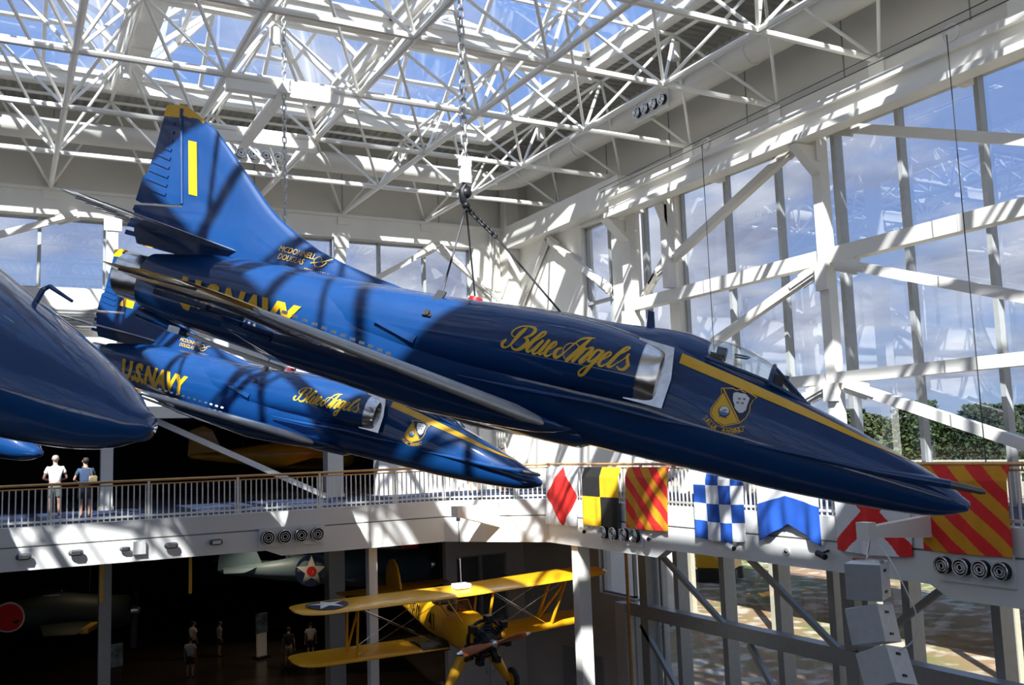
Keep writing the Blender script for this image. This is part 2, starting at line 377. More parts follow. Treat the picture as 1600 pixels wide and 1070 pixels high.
for a0, a1, ml in ((17.0, 25.9, (24.3, 22.1, 19.85, 17.9)), (8.6, 17.0, (15.6, 13.3, 11.1)), (0.2, 8.6, (6.5, 4.4, 2.3)), (-7, 0.2, (-1.9, -4))):
    window(wi, XG, 'x', a0, a1, -8.0, -1.0, ml, mw=.22, md=.4); wi += 1
wr((18.6, -7, -1.05), (19.5, 26.0, -0.02), FASCIA)
for y in (25.52, 17.0, 8.6, 0.2):
    wr((19.22 if y > 25 else 19.15, y - .07, -8), (19.45, y + .07, 9.66), MULL)
# steelwork in front of the glazing
b = MB(); b.box((17.9, 25.0, 9.65), (18.5, 32.9, 10.55)); tag(b.build('steel_beam', WHITE), 'deep white girder over the narrow window at the far right corner', 'beam')
b = MB(); b.box((17.35, -7, 9.62), (17.75, 25.05, 9.78)); b.box((17.48, -7, 9.16), (17.62, 25.0, 9.64)); b.box((17.3, -7, 9.02), (17.8, 25.05, 9.17))
cr_ = tag(b.build('runway_beam', WHITE), 'long white runway beam with flanges high along the window wall', 'beam')
for y in (24.6, 20.7, 16.8, 12.6, 8.4, 4.2): MB().box((17.6, y - .12, 9.2), (18.6, y + .12, 9.9)).build('bracket', WHITE, cr_)
b = MB(); b.box((18.4, -7, 9.66), (18.9, 25.0, 10.55)); tag(b.build('steel_beam', WALL), 'grey girder behind the long runway beam below the upper wall', 'beam')
for z0, z1, lab in ((5.98, 6.36, 'upper white box beam across the big windows'), (2.94, 3.22, 'lower white box beam across the big windows behind the canopy')):
    b = MB(); b.box((18.25, -7, z0), (18.6, 25.3, z1))
    for y in (22.5, 12.9): b.box((18.24, y, z0 - .003), (18.61, y + .02, z1 + .003))
    tag(b.build('steel_beam', WHITE), lab, 'beam')
b = MB(); b.box((18.2, -7, -3.95), (18.6, 25.9, -3.55)); tag(b.build('steel_beam', MULL), 'grey horizontal beam across the ground floor windows', 'beam')
for y, lab, w in ((25.15, 'broad white column left of the big windows, behind the jet antenna', 0.45), (16.75, 'white column in the middle of the big windows', 0.3), (8.4, 'white column beyond the right edge of the picture', 0.3)):
    b = MB(); b.box((18.2, y - w / 2, 0), (18.5, y + w / 2, 9.7)); b.box((18.05, y - w / 2 - .06, 8.6), (18.2, y + w / 2 + .06, 9.7)); b.box((18.1, y - w / 2 - .04, 5.3), (18.25, y + w / 2 + .04, 6.0)); b.box((18.1, y - w / 2 - .04, 2.5), (18.25, y + w / 2 + .04, 2.95))
    b.prism([(17.4, 9.0), (18.2, 9.0), (18.2, 8.3)], y - w / 2, y + w / 2, 1)
    tag(b.build('steel_column', WHITE), lab, 'column')
    tag(MB().box((18.23, y - .2, -8), (18.5, y + .2, -1.01)).build('steel_column', MULL), {25.15: 'grey column at the corner of the ground floor windows', 16.75: 'grey column in the ground floor windows left of the loudspeakers', 8.4: 'grey column of the ground floor beyond the right edge'}[y], 'column')
# second portal bracket at the narrow bay
b = MB(); b.box((18.0, 22.75, 6.38), (18.35, 23.0, 9.64)); b.prism([(17.8, 9.0), (18.1, 9.0), (18.1, 8.3)], 22.75, 23.0, 1)
tag(b.build('portal_bracket', WHITE), 'white haunched steel bracket beside the narrow blue window', 'bracket')
xb = 18.3
for a, q, lab in (((23.6, 7.0), (17.1, 9.4), 'white brace rising across the top windows to the middle column'),
                  ((16.2, 9.4), (8.6, 6.5), 'white brace from the middle column to the top right corner'),
                  ((24.6, 3.3), (16.95, 5.9), 'white brace rising behind the canopy to the upper box beam'),
                  ((16.4, 5.95), (8.6, 3.3), 'white brace falling right from the upper box beam'),
                  ((24.6, 0.2), (16.95, 2.9), 'white brace behind the windscreen under the lower box beam'),
                  ((16.4, 2.9), (8.6, 0.2), 'white brace falling right above the last striped flag')):
    brace((xb, a[0], a[1]), (xb, q[0], q[1]), lab, 0.2, 0.24)
brace((18.35, 30.3, 9.5), (18.35, 26.4, 6.9), 'white brace over the narrow corner window')
brace((18.35, 30.5, 9.5), (18.35, 32.75, 7.3), 'white brace on the solid wall beside the far corner')
brace((18.9, 25.2, 6.5), (18.9, 24.0, 7.5), 'short white brace at the foot of the narrow blue window')
for a, q, lab in (((25.0, -1.4), (21.4, -3.6), 'thin brace in ground floor window right of the notch'), ((20.6, -1.4), (17.2, -3.6), 'thin brace in ground floor window under the white and blue flag'),
                  ((13.3, -1.2), (16.6, -3.6), 'thin brace in ground floor window behind the loudspeakers'), ((25.4, -4.2), (21.9, -7.6), 'thin brace low in the left ground floor window'),
                  ((20.4, -4.0), (17.4, -7.6), 'thin brace low in the ground floor window left of the loudspeakers'), ((12.5, -1.2), (9, -3.6), 'thin brace in the ground floor window past the right edge')):
    brace((xb, a[0], a[1]), (xb, q[0], q[1]), lab, 0.14, 0.14, False, MULL)
# side doors in the lower right wall
for k, y in enumerate((28.0, 29.35)):
    d = struct(MB().box((18.42, y, -8.0), (18.495, y + 1.25, -5.7)).build('door_%d' % (k + 3), MULL))
    MB().box((18.34, y + (.2 if k else .9), -7.0), (18.42, y + (.3 if k else 1.0), -6.7)).build('door_handle', CHROME, d)
b = MB(); b.box((18.1, 26.05, -8), (18.5, 26.6, -3.6)); tag(b.build('steel_column', FASCIA), 'pale pilaster below the small window of the lower right corner', 'column')
tag(MB().tube([(18.2, 25.95, -8), (18.2, 25.95, -1.0)], 0.06, 8).build('drain_pipe', RAILW), 'brown vertical pipe between the solid wall and the ground floor windows', 'pipe')
# walls nobody sees directly, they return the light
for z0, z1 in ((-.4, .8), (9.66, 14.6)):
    slab('wall_left', (-19.4, -7, z0), (-19, 34.2, z1), WALL); slab('wall_front', (-19.4, -7.4, z0 - (7.6 if z0 < 0 else 0)), (19.5, -7, z1), WALL)
slab('wall_left', (-19.4, 30, .8), (-19, 34.2, 9.66), WALL)
window(wi, -7.2, 'y', -19, 19, .8, 9.66, [-19 + 2.2 * k for k in range(1, 17)], (5,), sill=False); wi += 1  # invented glazing behind the camera, added for sky fill and reflections
window(wi, -19.2, 'x', -7, 30, .8, 9.66, [-7 + 2.2 * k for k in range(1, 16)], (5,), sill=False); wi += 1  # unseen left glazing, likewise added to let fill light into the hall
for y in (30.5, 27, 23.4, 19.8, 16.2, 12.6, 9): wr((18.885, y, 10.6), (18.9, y + .03, 13.3), SEAM)
for x in (15.2, 11.2, 7.9, 4.6, 1.3): wb((x, YW + 0.085, 10.6), (x + .03, YW + 0.1, 13.3), SEAM)

# columns under the balcony edge
b = MB(); b.box((14.95, 23.75, -8), (15.35, 24.1, -1.25)); b.box((14.9, 23.7, -8), (15.4, 24.15, -7.8))
tag(b.build('balcony_column', WHITE), 'sunlit white column standing in front of the yellow biplane wing tip', 'column')
b = MB(); b.box((10.0, 27.9, -8), (10.27, 28.2, -1.0)); b.box((9.95, 27.85, -8), (10.32, 28.25, -7.8))
tag(b.build('balcony_column', WHITE), 'slim white column behind the left wing of the yellow biplane', 'column')

# roof ---------------------------------------------------------------
def corr(x0, x1, y0, y1, along):
    b = MB(); z = 13.5; p = 0.3; n = int((x1 - x0 if along == 'y' else y1 - y0) / p)
    prof = [(0, 0), (.1, 0), (.15, .06), (.25, .06), (.3, 0)]
    pts = []
    for i in range(n + 1):
        for t, h in prof[:-1]: pts.append((i * p + t, h))
    vs = []
    for t, h in pts:
        if along == 'y': vs += [(min(x0 + t, x1), y0, z + h), (min(x0 + t, x1), y1, z + h)]
        else: vs += [(x0, min(y0 + t, y1), z + h), (x1, min(y0 + t, y1), z + h)]
    b.add(vs, [(2 * i, 2 * i + 1, 2 * i + 3, 2 * i + 2) for i in range(len(pts) - 1)])
    b.box((x0, y0, z + .2), (x1, y1, z + .4)); return b
for a in ((16.4, 19.0, -7, 34.0, 'x'), (-19, 16.4, 31.4, 34.0, 'y'), (-19, -16.6, -7, 31.4, 'x'), (-16.6, 16.4, -7, 1.06, 'y')):
    struct(corr(*a).build('ceiling', DECK, angle=20))
def skylight():
    W, D, H = 6.6, 7.4, 2.5
    r = thing('skylight', (0, 0, 13.3), 'pyramid skylight of glass between white frames over the hall', 'skylight', 'pyramid skylights of the hall roof')
    c = .38; b = MB()
    for lo, hi in (((0, 0, 0), (W, c, .5)), ((0, D - c, 0), (W, D, .5)), ((0, c, 0), (c, D - c, .5)), ((W - c, c, 0), (W, D - c, .5))): b.box(lo, hi)
    for lo, hi in (((c, c, .38), (W - c, c + .1, .5)), ((c, D - c - .1, .38), (W - c, D - c, .5)), ((c, c, .38), (c + .1, D - c, .5)), ((W - c - .1, c, .38), (W - c, D - c, .5))): b.box(lo, hi)
    b.build('curb', SKYW, r)
    A = Vector((W / 2, D / 2, .5 + H)); cs = [Vector((c, c, .5)), Vector((W - c, c, .5)), Vector((W - c, D - c, .5)), Vector((c, D - c, .5))]
    fr = MB()
    for k in range(4):
        p, q = cs[k], cs[(k + 1) % 4]
        MB().add([p, q, A], [(0, 1, 2)]).build('glass_facet', SKYGLASS, r, fix=False)
        nn = (q - p).cross(A - p).normalized()
        fr.beam(p - nn * .03, A - nn * .03, .15, .16, up=nn); fr.beam(p, q, .12, .12, up=nn)
        n = 3
        for i in range(1, n):
            t = i / n; s_ = p.lerp(q, t); 
            apex_t = 2 * t if t < .5 else 2 * (1 - t)
            # rafter runs straight up slope until it meets the hip
            mid = p.lerp(q, .5); up = (A - mid)
            fr.beam(s_, s_ + up * apex_t, .11, .14, up=nn)
        for h in (.36, .68):
            fr.beam(p.lerp(A, h), q.lerp(A, h), .10, .12, up=nn)
    fr.build('glazing_bars', SKYW, r)
    return r
sk0 = skylight(); first = True
for i in range(5):
    for j in range(4):
        o = sk0 if first else copy_tree(sk0); first = False
        o.location = (16.4 - 6.6 * (i + 1), 31.4 - 7.4 * (j + 1), 13.3)
        if j == 3: o.location.y -= .74; o.scale = (1, 1.1, 1)
        o['label'] = 'pyramid skylight, %s from the right wall, in the %s row' % (('first', 'second', 'third', 'fourth', 'fifth')[i], ('farthest', 'second farthest', 'third', 'nearest')[j])

# space frame --------------------------------------------------------
SF = thing('space_frame', (0, 14, ZB), 'white tubular space frame spanning the whole hall under the skylights', 'roof truss')
def sfb(m, name): 
    o = m.build(name, WHITE, SF, fix=False); o.matrix_parent_inverse = Matrix.Translation((0, -14, -ZB)); return o
for x in GX[1:-1]: sfb(MB().tube([(x, GY[0], ZB), (x, GY[-1], ZB)], .082, 8), 'bottom_chord')
for y in GY[1:-1]: sfb(MB().tube([(GX[0], y, ZB), (GX[-1], y, ZB)], .082, 8), 'bottom_chord')
HX = [(a + b_) / 2 for a, b_ in zip(GX, GX[1:])]; HY = [(a + b_) / 2 for a, b_ in zip(GY, GY[1:])]
for x in HX: sfb(MB().tube([(x, HY[0], ZT), (x, HY[-1], ZT)], .052, 8), 'top_chord')
for y in HY: sfb(MB().tube([(HX[0], y, ZT), (HX[-1], y, ZT)], .052, 8), 'top_chord')
R3 = cam.matrix_world.inverted()
def px(p):
    c = R3 @ Vector(p); return (800 + F_PX * c.x / -c.z, 535 - F_PX * c.y / -c.z, -c.z) if c.z < -0.2 else None
diag = []
for i, x in enumerate(GX):
    for j, y in enumerate(GY):
        if (i in (0, len(GX) - 1)) and (j in (0, len(GY) - 1)): continue
        for di in (-1, 0):
            for dj in (-1, 0):
                if 0 <= i + di < len(HX) and 0 <= j + dj < len(HY):
                    q = (HX[i + di], HY[j + dj], ZT); p = (x, y, ZB); mq = px(((x + q[0]) / 2, (y + q[1]) / 2, 11.9))
                    vis = mq and -100 < mq[0] < 1700 and -80 < mq[1] < 500
                    diag.append((mq[2] if vis else 999, p, q))
diag.sort(key=lambda t: t[0]); rest = MB()
for k, (d, p, q) in enumerate(diag):
    if k < 100: sfb(MB().tube([p, q], .046, 7), 'diagonal_strut')
    else: rest.tube([p, q], .046, 6)
tag(sfb(rest, 'diagonal_strut'), kind='stuff')
jn = MB()
for x in GX[1:-1]:
    for y in GY[1:-1]: jn.ball((x, y, ZB), .10, 5)
for x in HX:
    for y in HY: jn.ball((x, y, ZT), .075, 5)
tag(sfb(jn, 'node_joint'), kind='stuff')
gs = MB()
for y in GY[1:-1]: gs.box((18.35, y - .22, 10.2), (18.55, y + .22, 10.62))
for x in GX[1:-1]: gs.box((x - .22, YW - 0.06, 10.2), (x + .22, YW + .1, 10.62))
tag(sfb(gs, 'wall_bracket'), kind='stuff')
# second deeper purlin trusses carried on the top nodes
for y in (24.0, 16.6): tag(MB().box((-16.6, y - .09, 13.12), (16.4, y + .09, 13.3)).build('purlin', WHITE), 'flat white purlin under the valley between skylights, ' + ('farther one' if y > 20 else 'nearer one'), 'purlin')

for p, q, lab in (((4.5, 21.9), (7.8, 21.9), 'nearer of two flat white hoist beams under the space frame'), ((4.5, 25.6), (7.8, 25.6), 'farther of two flat white hoist beams under the space frame'), ((5.79, 21.4), (5.79, 26.0), 'short white cross beam holding the second hoist chain')):
    m = MB(); dz = -.04 if p[0] == q[0] else 0; m.beam((p[0], p[1], 10.42 + dz), (q[0], q[1], 10.42 + dz), .16, .25); m.beam((p[0], p[1], 10.285 + dz), (q[0], q[1], 10.285 + dz), .26, .03); tag(m.build('hoist_beam', WHITE), lab, 'beam')
# lamps hung from the top nodes
def lamp():
    r = thing('ceiling_lamp', (0, 0, 0), 'white cylindrical downlight hanging in the space frame', 'lamp', 'cylinder downlights in the space frame')
    b = MB(); b.tube([(0, 0, -.62), (0, 0, -.14), (0, 0, -.08)], [.15, .15, .06], 16); b.build('lamp_housing', WHITE, r)
    MB().tube([(0, 0, -.64), (0, 0, -.60)], .125, 16).build('lamp_reflector', CHROME, r)
    MB().tube([(0, 0, -.1), (0, 0, .1)], .025, 6).build('stem', WHITE, r)
    return r
l0 = lamp(); first = True
where = {(12.9, 31.6): 'above the strip of far windows right of the fin', (6.15, 23.75): 'near the top edge of the picture, left of centre', (2.88, 27.6): 'in front of the skylight at upper left', (9.5, 27.6): 'just right of the leading jet fin top', (16.55, 27.6): 'right of the hoist chain, lowest on that side', (16.55, 20.05): 'at upper right near the corrugated deck', (-.42, 31.6): 'at the left edge of the picture', (9.5, 20.05): 'beside the top end of the hoist chain'}
for (x, y), w in where.items():
    o = l0 if first else copy_tree(l0); first = False
    o.location = (x, y, ZT - .1 if y < 31 else ZT - .1); o['label'] = 'white cylinder downlight ' + w

# round ducts and jet nozzles
b = MB(); pts = [(17.75, -6.9, 12.1), (17.75, 30.8, 12.1)] + [(17.75 - 1.2 * (1 - math.cos(t)), 30.8 + 1.2 * math.sin(t), 12.1) for t in (.4, .8, 1.2, PI / 2)] + [(-18.9, 32.0, 12.1)]
b.tube(pts, .36, 18)
for y in (27, 22.6, 18.2, 13.8): b.tube([(17.75, y, 12.1), (17.75, y + .06, 12.1)], .385, 18)
tag(b.build('air_duct', WALL), 'large round white air duct running under the roof along both walls', 'duct')
def nozzles(loc, rotz, label, r=.19, step=.48):
    t = thing('nozzle_panel', loc, label, 'air vent', 'round air nozzles in rows of four', rot=(0, 0, rotz))
    MB().box((-2 * step, -.02, -.28), (2 * step, .04, .28)).build('back_plate', FASCIA, t)
    for k in range(4):
        x = (k - 1.5) * step
        b = MB(); b.tube([(x, -.14, 0), (x, -.02, 0)], [r * .92, r], 20, caps=False); b.tube([(x, -.02, 0), (x, -.015, 0)], r, 20)
        n = b.build('nozzle', DUCTM, t)
        m = MB()
        for rr in (.95, .62, .32):
            m.tube([(x + r * rr * math.cos(a), -.14, r * rr * math.sin(a)) for a in [2 * PI * i / 18 for i in range(18)]], .016, 6, closed=True)
        m.build('ring', CHROME, n)
    return t
nozzles((7.5, 27.4, -.70), 0, 'row of four round nozzles on left fascia above the star roundel')
nozzles((14.82, 21.3, -.80), -PI / 2, 'row of four round nozzles below the black and yellow flag', .17)
nozzles((14.82, 10.75, -.70), -PI / 2, 'row of four round nozzles below the last striped flag', .15, .37)
nozzles((17.37, 22.3, 11.9), -PI / 2, 'row of four round nozzles on the duct at upper right', .16, .42)
nozzles((7.6, 31.62, 11.9), 0, 'row of four round nozzles on the far wall right of the fin', .16, .42)

# fascia spot lamps, cameras, junction box
def bulkhead(loc, rotz, label, s=1.0):
    t = thing('bulkhead_lamp', loc, label, 'wall lamp', rot=(0, 0, rotz))
    b = MB(); b.tube([(0, 0, 0), (0, -.1 * s, 0)], .04 * s, 8); b.build('arm', WHITE, t)
    b = MB(); b.tube([(-.1 * s, -.14 * s, 0), (.1 * s, -.14 * s, 0)], .085 * s, 12); b.ball((-.1 * s, -.14 * s, 0), .085 * s, 6); b.ball((.1 * s, -.14 * s, 0), .085 * s, 6); b.build('housing', LAMPG, t)
    b = MB(); b.box((-.11 * s, -.235 * s, -.045 * s), (.11 * s, -.2 * s, .045 * s)); b.build('lens', CHROME, t)
for x, lab in ((.58, 'leftmost grey bulkhead lamp on the left fascia'), (1.79, 'second grey bulkhead lamp from the left on the fascia'), (2.98, 'small grey bulkhead lamp just left of the pale box'), (4.15, 'grey bulkhead lamp just right of the pale box'), (5.34, 'grey bulkhead lamp nearest the row of nozzles')):
    bulkhead((x, 27.45, -.71), 0, lab, .75 if 2.5 < x < 3.5 else 1)
tag(MB().box((3.18, 27.32, -.88), (3.5, 27.45, -.54)).build('junction_box', FASCIA), 'pale square box between two lamps on the left fascia', 'box')
def seccam(loc, rotz, label, m=WHITE):
    t = thing('security_camera', loc, label, 'camera', rot=(0, 0, rotz))
    MB().tube([(0, 0, .06), (0, -.2, .02)], .025, 8).build('arm', m, t)
    b = MB(); b.tube([(-.12, -.2, .02), (.12, -.24, -.04)], .065, 10); b.build('camera_body', m, t)
    MB().tube([(.12, -.24, -.04), (.135, -.243, -.044)], .055, 10).build('lens', BLACK, t)
for y, z, lab, m in ((22.96, -.78, 'white camera under the black and yellow flag, left of the nozzles', WHITE), (19.94, -.78, 'white camera under the first striped flag, right of the nozzles', WHITE), (16.74, -.77, 'grey camera under the checkered flag', MULL), (14.04, -.73, 'dark camera under the red cross flag', BLACK)):
    seccam((14.85, y, z), -PI / 2 , lab, m)
for x, y, ro, lab in ((8.44, 27.45, 0, 'small round sensor right of the nozzles on the left fascia'), (14.85, 22.4, -PI / 2, 'small round sensor beside the white camera under the yellow flag'), (14.85, 15.2, -PI / 2, 'small round sensor under the white and blue swallowtail flag')):
    t = thing('smoke_sensor', (x, y, -.78), lab, 'sensor', rot=(0, 0, ro))
    MB().tube([(0, 0, 0), (0, -.04, 0)], [.09, .08], 14).build('base', FASCIA, t); MB().tube([(0, -.04, 0), (0, -.07, 0)], [.045, .03], 10).build('sensor_head', CHROME, t)
# bracket arm at the chamfer
t = thing('bracket_arm', (13.65, 26.3, -.1), 'white tapered bracket arm jutting from the balcony corner', 'bracket', rot=(0, 0, math.atan2(-.35, -1)))
b = MB(); b.prism([(0, .02), (1.75, -.0), (1.75, -.26), (0, -.72)], -.09, .09, 1); b.build('arm', WHITE, t); MB().box((1.55, -.14, -.28), (1.85, .14, .04)).build('end_plate', WHITE, t)
MB().tube([(1.7, 0, -.28), (1.7, 0, -.40)], .07, 10).build('cable_socket', CHROME, t)

# railings -----------------------------------------------------------
def railing(a, b_, label, step=.15, hi=None):
    a = Vector((a[0], a[1], 0)); b_ = Vector((b_[0], b_[1], 0)); d = (b_ - a).normalized(); L = (b_ - a).length
    t = thing('railing', (0, 0, 0), label, 'railing', 'balcony railings')
    up = Vector((0, 0, 1))
    MB().tube([a + up * 1.07, b_ + up * 1.07], .035, 8).build('handrail', RAILW, t)
    m = MB(); m.beam(a + up * .97, b_ + up * .97, .04, .035); m.build('top_rail', RAILW, t)
    m = MB(); m.beam(a + up * .12, b_ + up * .12, .05, .05); m.build('bottom_rail', WHITE, t)
    n = int(L / step); rest = MB(); ps = [a + d * (i + .5) * step for i in range(n)]
    ordr = sorted(ps, key=lambda p: (0 if (px(p) and -40 < px(p)[0] < 1640) else 1, p.length))
    for k, p in enumerate(ordr):
        m = MB() if k < 96 else rest
        m.beam(p + up * .02, p + up * .97, .032, .032, up=(d.x, d.y, 0))
        if k < 96: m.build('baluster', WHITE, t)
    if n > 96: tag(rest.build('baluster', WHITE, t), kind='stuff')
    for i in range(int(L / 2.4) + 1):
        p = a + d * min(i * 2.4, L - .05); m = MB(); m.beam(p - up * .02, p + up * 1.05, .06, .06, up=(d.x, d.y, 0)); m.build('post', WHITE, t)
    return t
railing((-6, 27.62), (12.42, 27.62), 'long railing with brass handrail on the far balcony edge')
railing((12.42, 27.62), (14.98, 25.3), 'short railing with brass handrail at the balcony corner')
railing((14.98, 25.3), (14.98, 6), 'long railing on the right balcony, hung with signal flags')
# ================================================================== the jets
TOP = [(0, -.07), (.04, -.01), (.12, .03), (.23, .09), (.45, .18), (.69, .26), (1.07, .36), (1.39, .46), (1.71, .55), (2.0, .62), (2.5, .75), (3.1, .86), (3.5, .98), (3.76, 1.10), (4.08, 1.06), (4.58, 1.01), (5.11, 1.0), (5.64, .95), (6.36, .87), (6.91, .81), (7.5, .77), (8.5, .72), (9.5, .68), (10.5, .60), (11.2, .45), (11.9, .31), (12.2, .30)]
BOT = [(0, -.07), (.04, -.14), (.13, -.20), (.38, -.29), (.79, -.36), (1.49, -.44), (2.21, -.50), (2.98, -.53), (3.77, -.57), (4.6, -.60), (6, -.66), (8, -.68), (9.5, -.64), (10.8, -.57), (11.5, -.47), (12.2, -.38)]
HW = [(0, .0), (.04, .09), (.12, .16), (.25, .225), (.45, .29), (.7, .345), (1.07, .40), (1.4, .44), (2, .49), (2.7, .53), (3.7, .56), (4.5, .62), (5.5, .70), (7, .74), (8.5, .70), (9.5, .62), (10.5, .51), (11.4, .40), (12.2, .345)]
NTOP = [(3.75, .83), (4.1, .90), (4.6, .95), (5.2, .95), (6, .88), (7, .78), (8, .70), (9, .5)]
NBOT = [(3.75, .0), (4.2, -.05), (5, -.12), (6, -.2), (7, -.26), (8, -.28), (9, -.2)]
NHW = [(3.75, .86), (4.1, .885), (5, .90), (6, .875), (7, .80), (8, .72), (9, .56)]
def se(w, zt, zb, a, n):
    c, s = math.cos(a), math.sin(a); e = 2.0 / n
    return (w * math.copysign(abs(c) ** e, c), (zt + zb) / 2 + (zt - zb) / 2 * math.copysign(abs(s) ** e, s))
def fus_ring(s, n=40, grow=0.0):
    w, t, b_ = smooth(HW, s) + grow, smooth(TOP, s) + grow, smooth(BOT, s) - grow
    if s < .03: w, t, b_ = .012, -.062, -.078
    ex = 2.15 + .25 * min(1, s / 3)
    return [(-s, *se(w, t, b_, 2 * PI * k / n, ex)) for k in range(n)]
def nac_ring(s, n=40, grow=0.0):
    w, t, b_ = smooth(NHW, s) + grow, smooth(NTOP, s) + grow, smooth(NBOT, s) - grow
    return [(-s, *se(w, t, b_, 2 * PI * k / n, 2.7)) for k in range(n)]
def side_y(s, z):
    """outermost half width of the starboard skin at station s, height z"""
    def q(w, t, b_, n):
        h = (t - b_) / 2; u = abs(z - (t + b_) / 2) / h
        return w * (1 - u ** n) ** (1 / n) if u < 1 else 0
    y = q(smooth(HW, s), smooth(TOP, s), smooth(BOT, s), 2.15 + .25 * min(1, s / 3))
    if s > 3.75: y = max(y, q(smooth(NHW, s), smooth(NTOP, s), smooth(NBOT, s), 2.7))
    return y
def on_skin(m, off=.006, fin=None):
    """turn a flat (s, z) decal mesh into one lying on the starboard skin"""
    return [(-s, -((fin if fin is not None else side_y(s, z)) + off + l * .0015), z) for s, z, l in m]
def catmull(pts, sub=6):
    out = []; n = len(pts)
    for i in range(n - 1):
        p0, p1, p2, p3 = pts[max(i - 1, 0)], pts[i], pts[i + 1], pts[min(i + 2, n - 1)]
        for k in range(sub):
            t = k / sub
            out.append(tuple(.5 * (2 * b + (c - a) * t + (2 * a - 5 * b + 4 * c - d) * t * t + (3 * b - a - 3 * c + d) * t ** 3) for a, b, c, d in zip(p0, p1, p2, p3)))
    out.append(tuple(pts[-1])); return out
class Decal:
    """flat strokes and filled shapes in (s, z), with a layer number"""
    def __init__(s): s.v = []; s.f = []; s.m = []
    def stroke(s, pts, w=None, mi=0, lay=0, sub=6, cap=True, curve=True):
        P = [p if len(p) == 3 else (p[0], p[1], w) for p in pts]
        if curve: P = catmull(P, sub)
        else:
            Q = []
            for a, b in zip(P, P[1:]):
                k = max(1, int(math.hypot(a[0] - b[0], a[1] - b[1]) / .05))
                Q += [tuple(x + (y - x) * i / k for x, y in zip(a, b)) for i in range(k)]
            P = Q + [P[-1]]
        o = len(s.v); n = len(P)
        for i, (x, y, ww) in enumerate(P):
            a, b = P[max(i - 1, 0)], P[min(i + 1, n - 1)]
            dx, dy = b[0] - a[0], b[1] - a[1]; l = math.hypot(dx, dy) or 1; nx, ny = -dy / l * ww / 2, dx / l * ww / 2
            s.v += [(x + nx, y + ny, lay), (x - nx, y - ny, lay)]
        for i in range(n - 1): s.f.append((o + 2 * i, o + 2 * i + 1, o + 2 * i + 3, o + 2 * i + 2)); s.m.append(mi)
        if cap:
            for (x, y, ww) in (P[0], P[-1]): s.disk(x, y, ww / 2, mi, lay, 10)
    def disk(s, x, y, r, mi=0, lay=0, n=16, ry=None):
        o = len(s.v); s.v += [(x + r * math.cos(2 * PI * k / n), y + (ry or r) * math.sin(2 * PI * k / n), lay) for k in range(n)]; s.f.append(tuple(range(o, o + n))); s.m.append(mi)
    def poly(s, pts, mi=0, lay=0):
        """fine triangulated fill, cut into strips so it can follow the skin"""
        bm = bmesh.new(); vs = [bm.verts.new((p[0], p[1], 0)) for p in pts]; bm.faces.new(vs)
        bmesh.ops.triangulate(bm, faces=bm.faces[:])
        xs = [p[0] for p in pts]; ys = [p[1] for p in pts]
        for ax, lo, hi, st in ((1, min(ys), max(ys), .05), (0, min(xs), max(xs), .12)):
            t = math.ceil(lo / st + .01) * st
            while t < hi - 1e-4:
                bmesh.ops.bisect_plane(bm, geom=bm.verts[:] + bm.edges[:] + bm.faces[:], plane_co=(t, t, 0), plane_no=(1, 0, 0) if ax == 0 else (0, 1, 0)); t += st
        bm.verts.index_update(); o = len(s.v); s.v += [(v.co.x, v.co.y, lay) for v in bm.verts]
        for f in bm.faces: s.f.append(tuple(o + v.index for v in f.verts)); s.m.append(mi)
        bm.free()
    def text(s, body, s0, z0, h, mi=0, lay=0, width=None, shear=0.0, rot=0.0, bold=0.0, rev=True):
        cu = bpy.data.curves.new('t', 'FONT'); cu.body = body; cu.size = h / .7; cu.offset = bold; cu.resolution_u = 3
        ob = bpy.data.objects.new('t', cu); COL.objects.link(ob); bpy.context.view_layer.update()
        me = bpy.data.meshes.new_from_object(ob.evaluated_get(bpy.context.evaluated_depsgraph_get()))
        bm = bmesh.new(); bm.from_mesh(me); bpy.data.objects.remove(ob); bpy.data.curves.remove(cu); bpy.data.meshes.remove(me)
        if not bm.verts: bm.free(); return
        x0 = min(v.co.x for v in bm.verts); x1 = max(v.co.x for v in bm.verts); k = (width / (x1 - x0)) if width else 1
        t = .03
        while t < h + .05:
            bmesh.ops.bisect_plane(bm, geom=bm.verts[:] + bm.edges[:] + bm.faces[:], plane_co=(0, t, 0), plane_no=(0, 1, 0)); t += .06
        bm.verts.index_update(); o = len(s.v)
        for v in bm.verts:
            x = (v.co.x - x0) * k + v.co.y * shear; y = v.co.y; c, sn = math.cos(rot), math.sin(rot); x, y = x * c - y * sn, x * sn + y * c
            s.v.append((s0 - x if rev else s0 + x, z0 + y, lay))
        for f in bm.faces: s.f.append(tuple(o + v.index for v in f.verts)); s.m.append(mi)
        bm.free()
    def build(s, name, mats, parent, off=.006, fin=None, place=None):
        m = MB(); m.v = place(s.v) if place else on_skin(s.v, off, fin); m.f = s.f; m.m = s.m
        return m.build(name, mats, parent, fix=False)

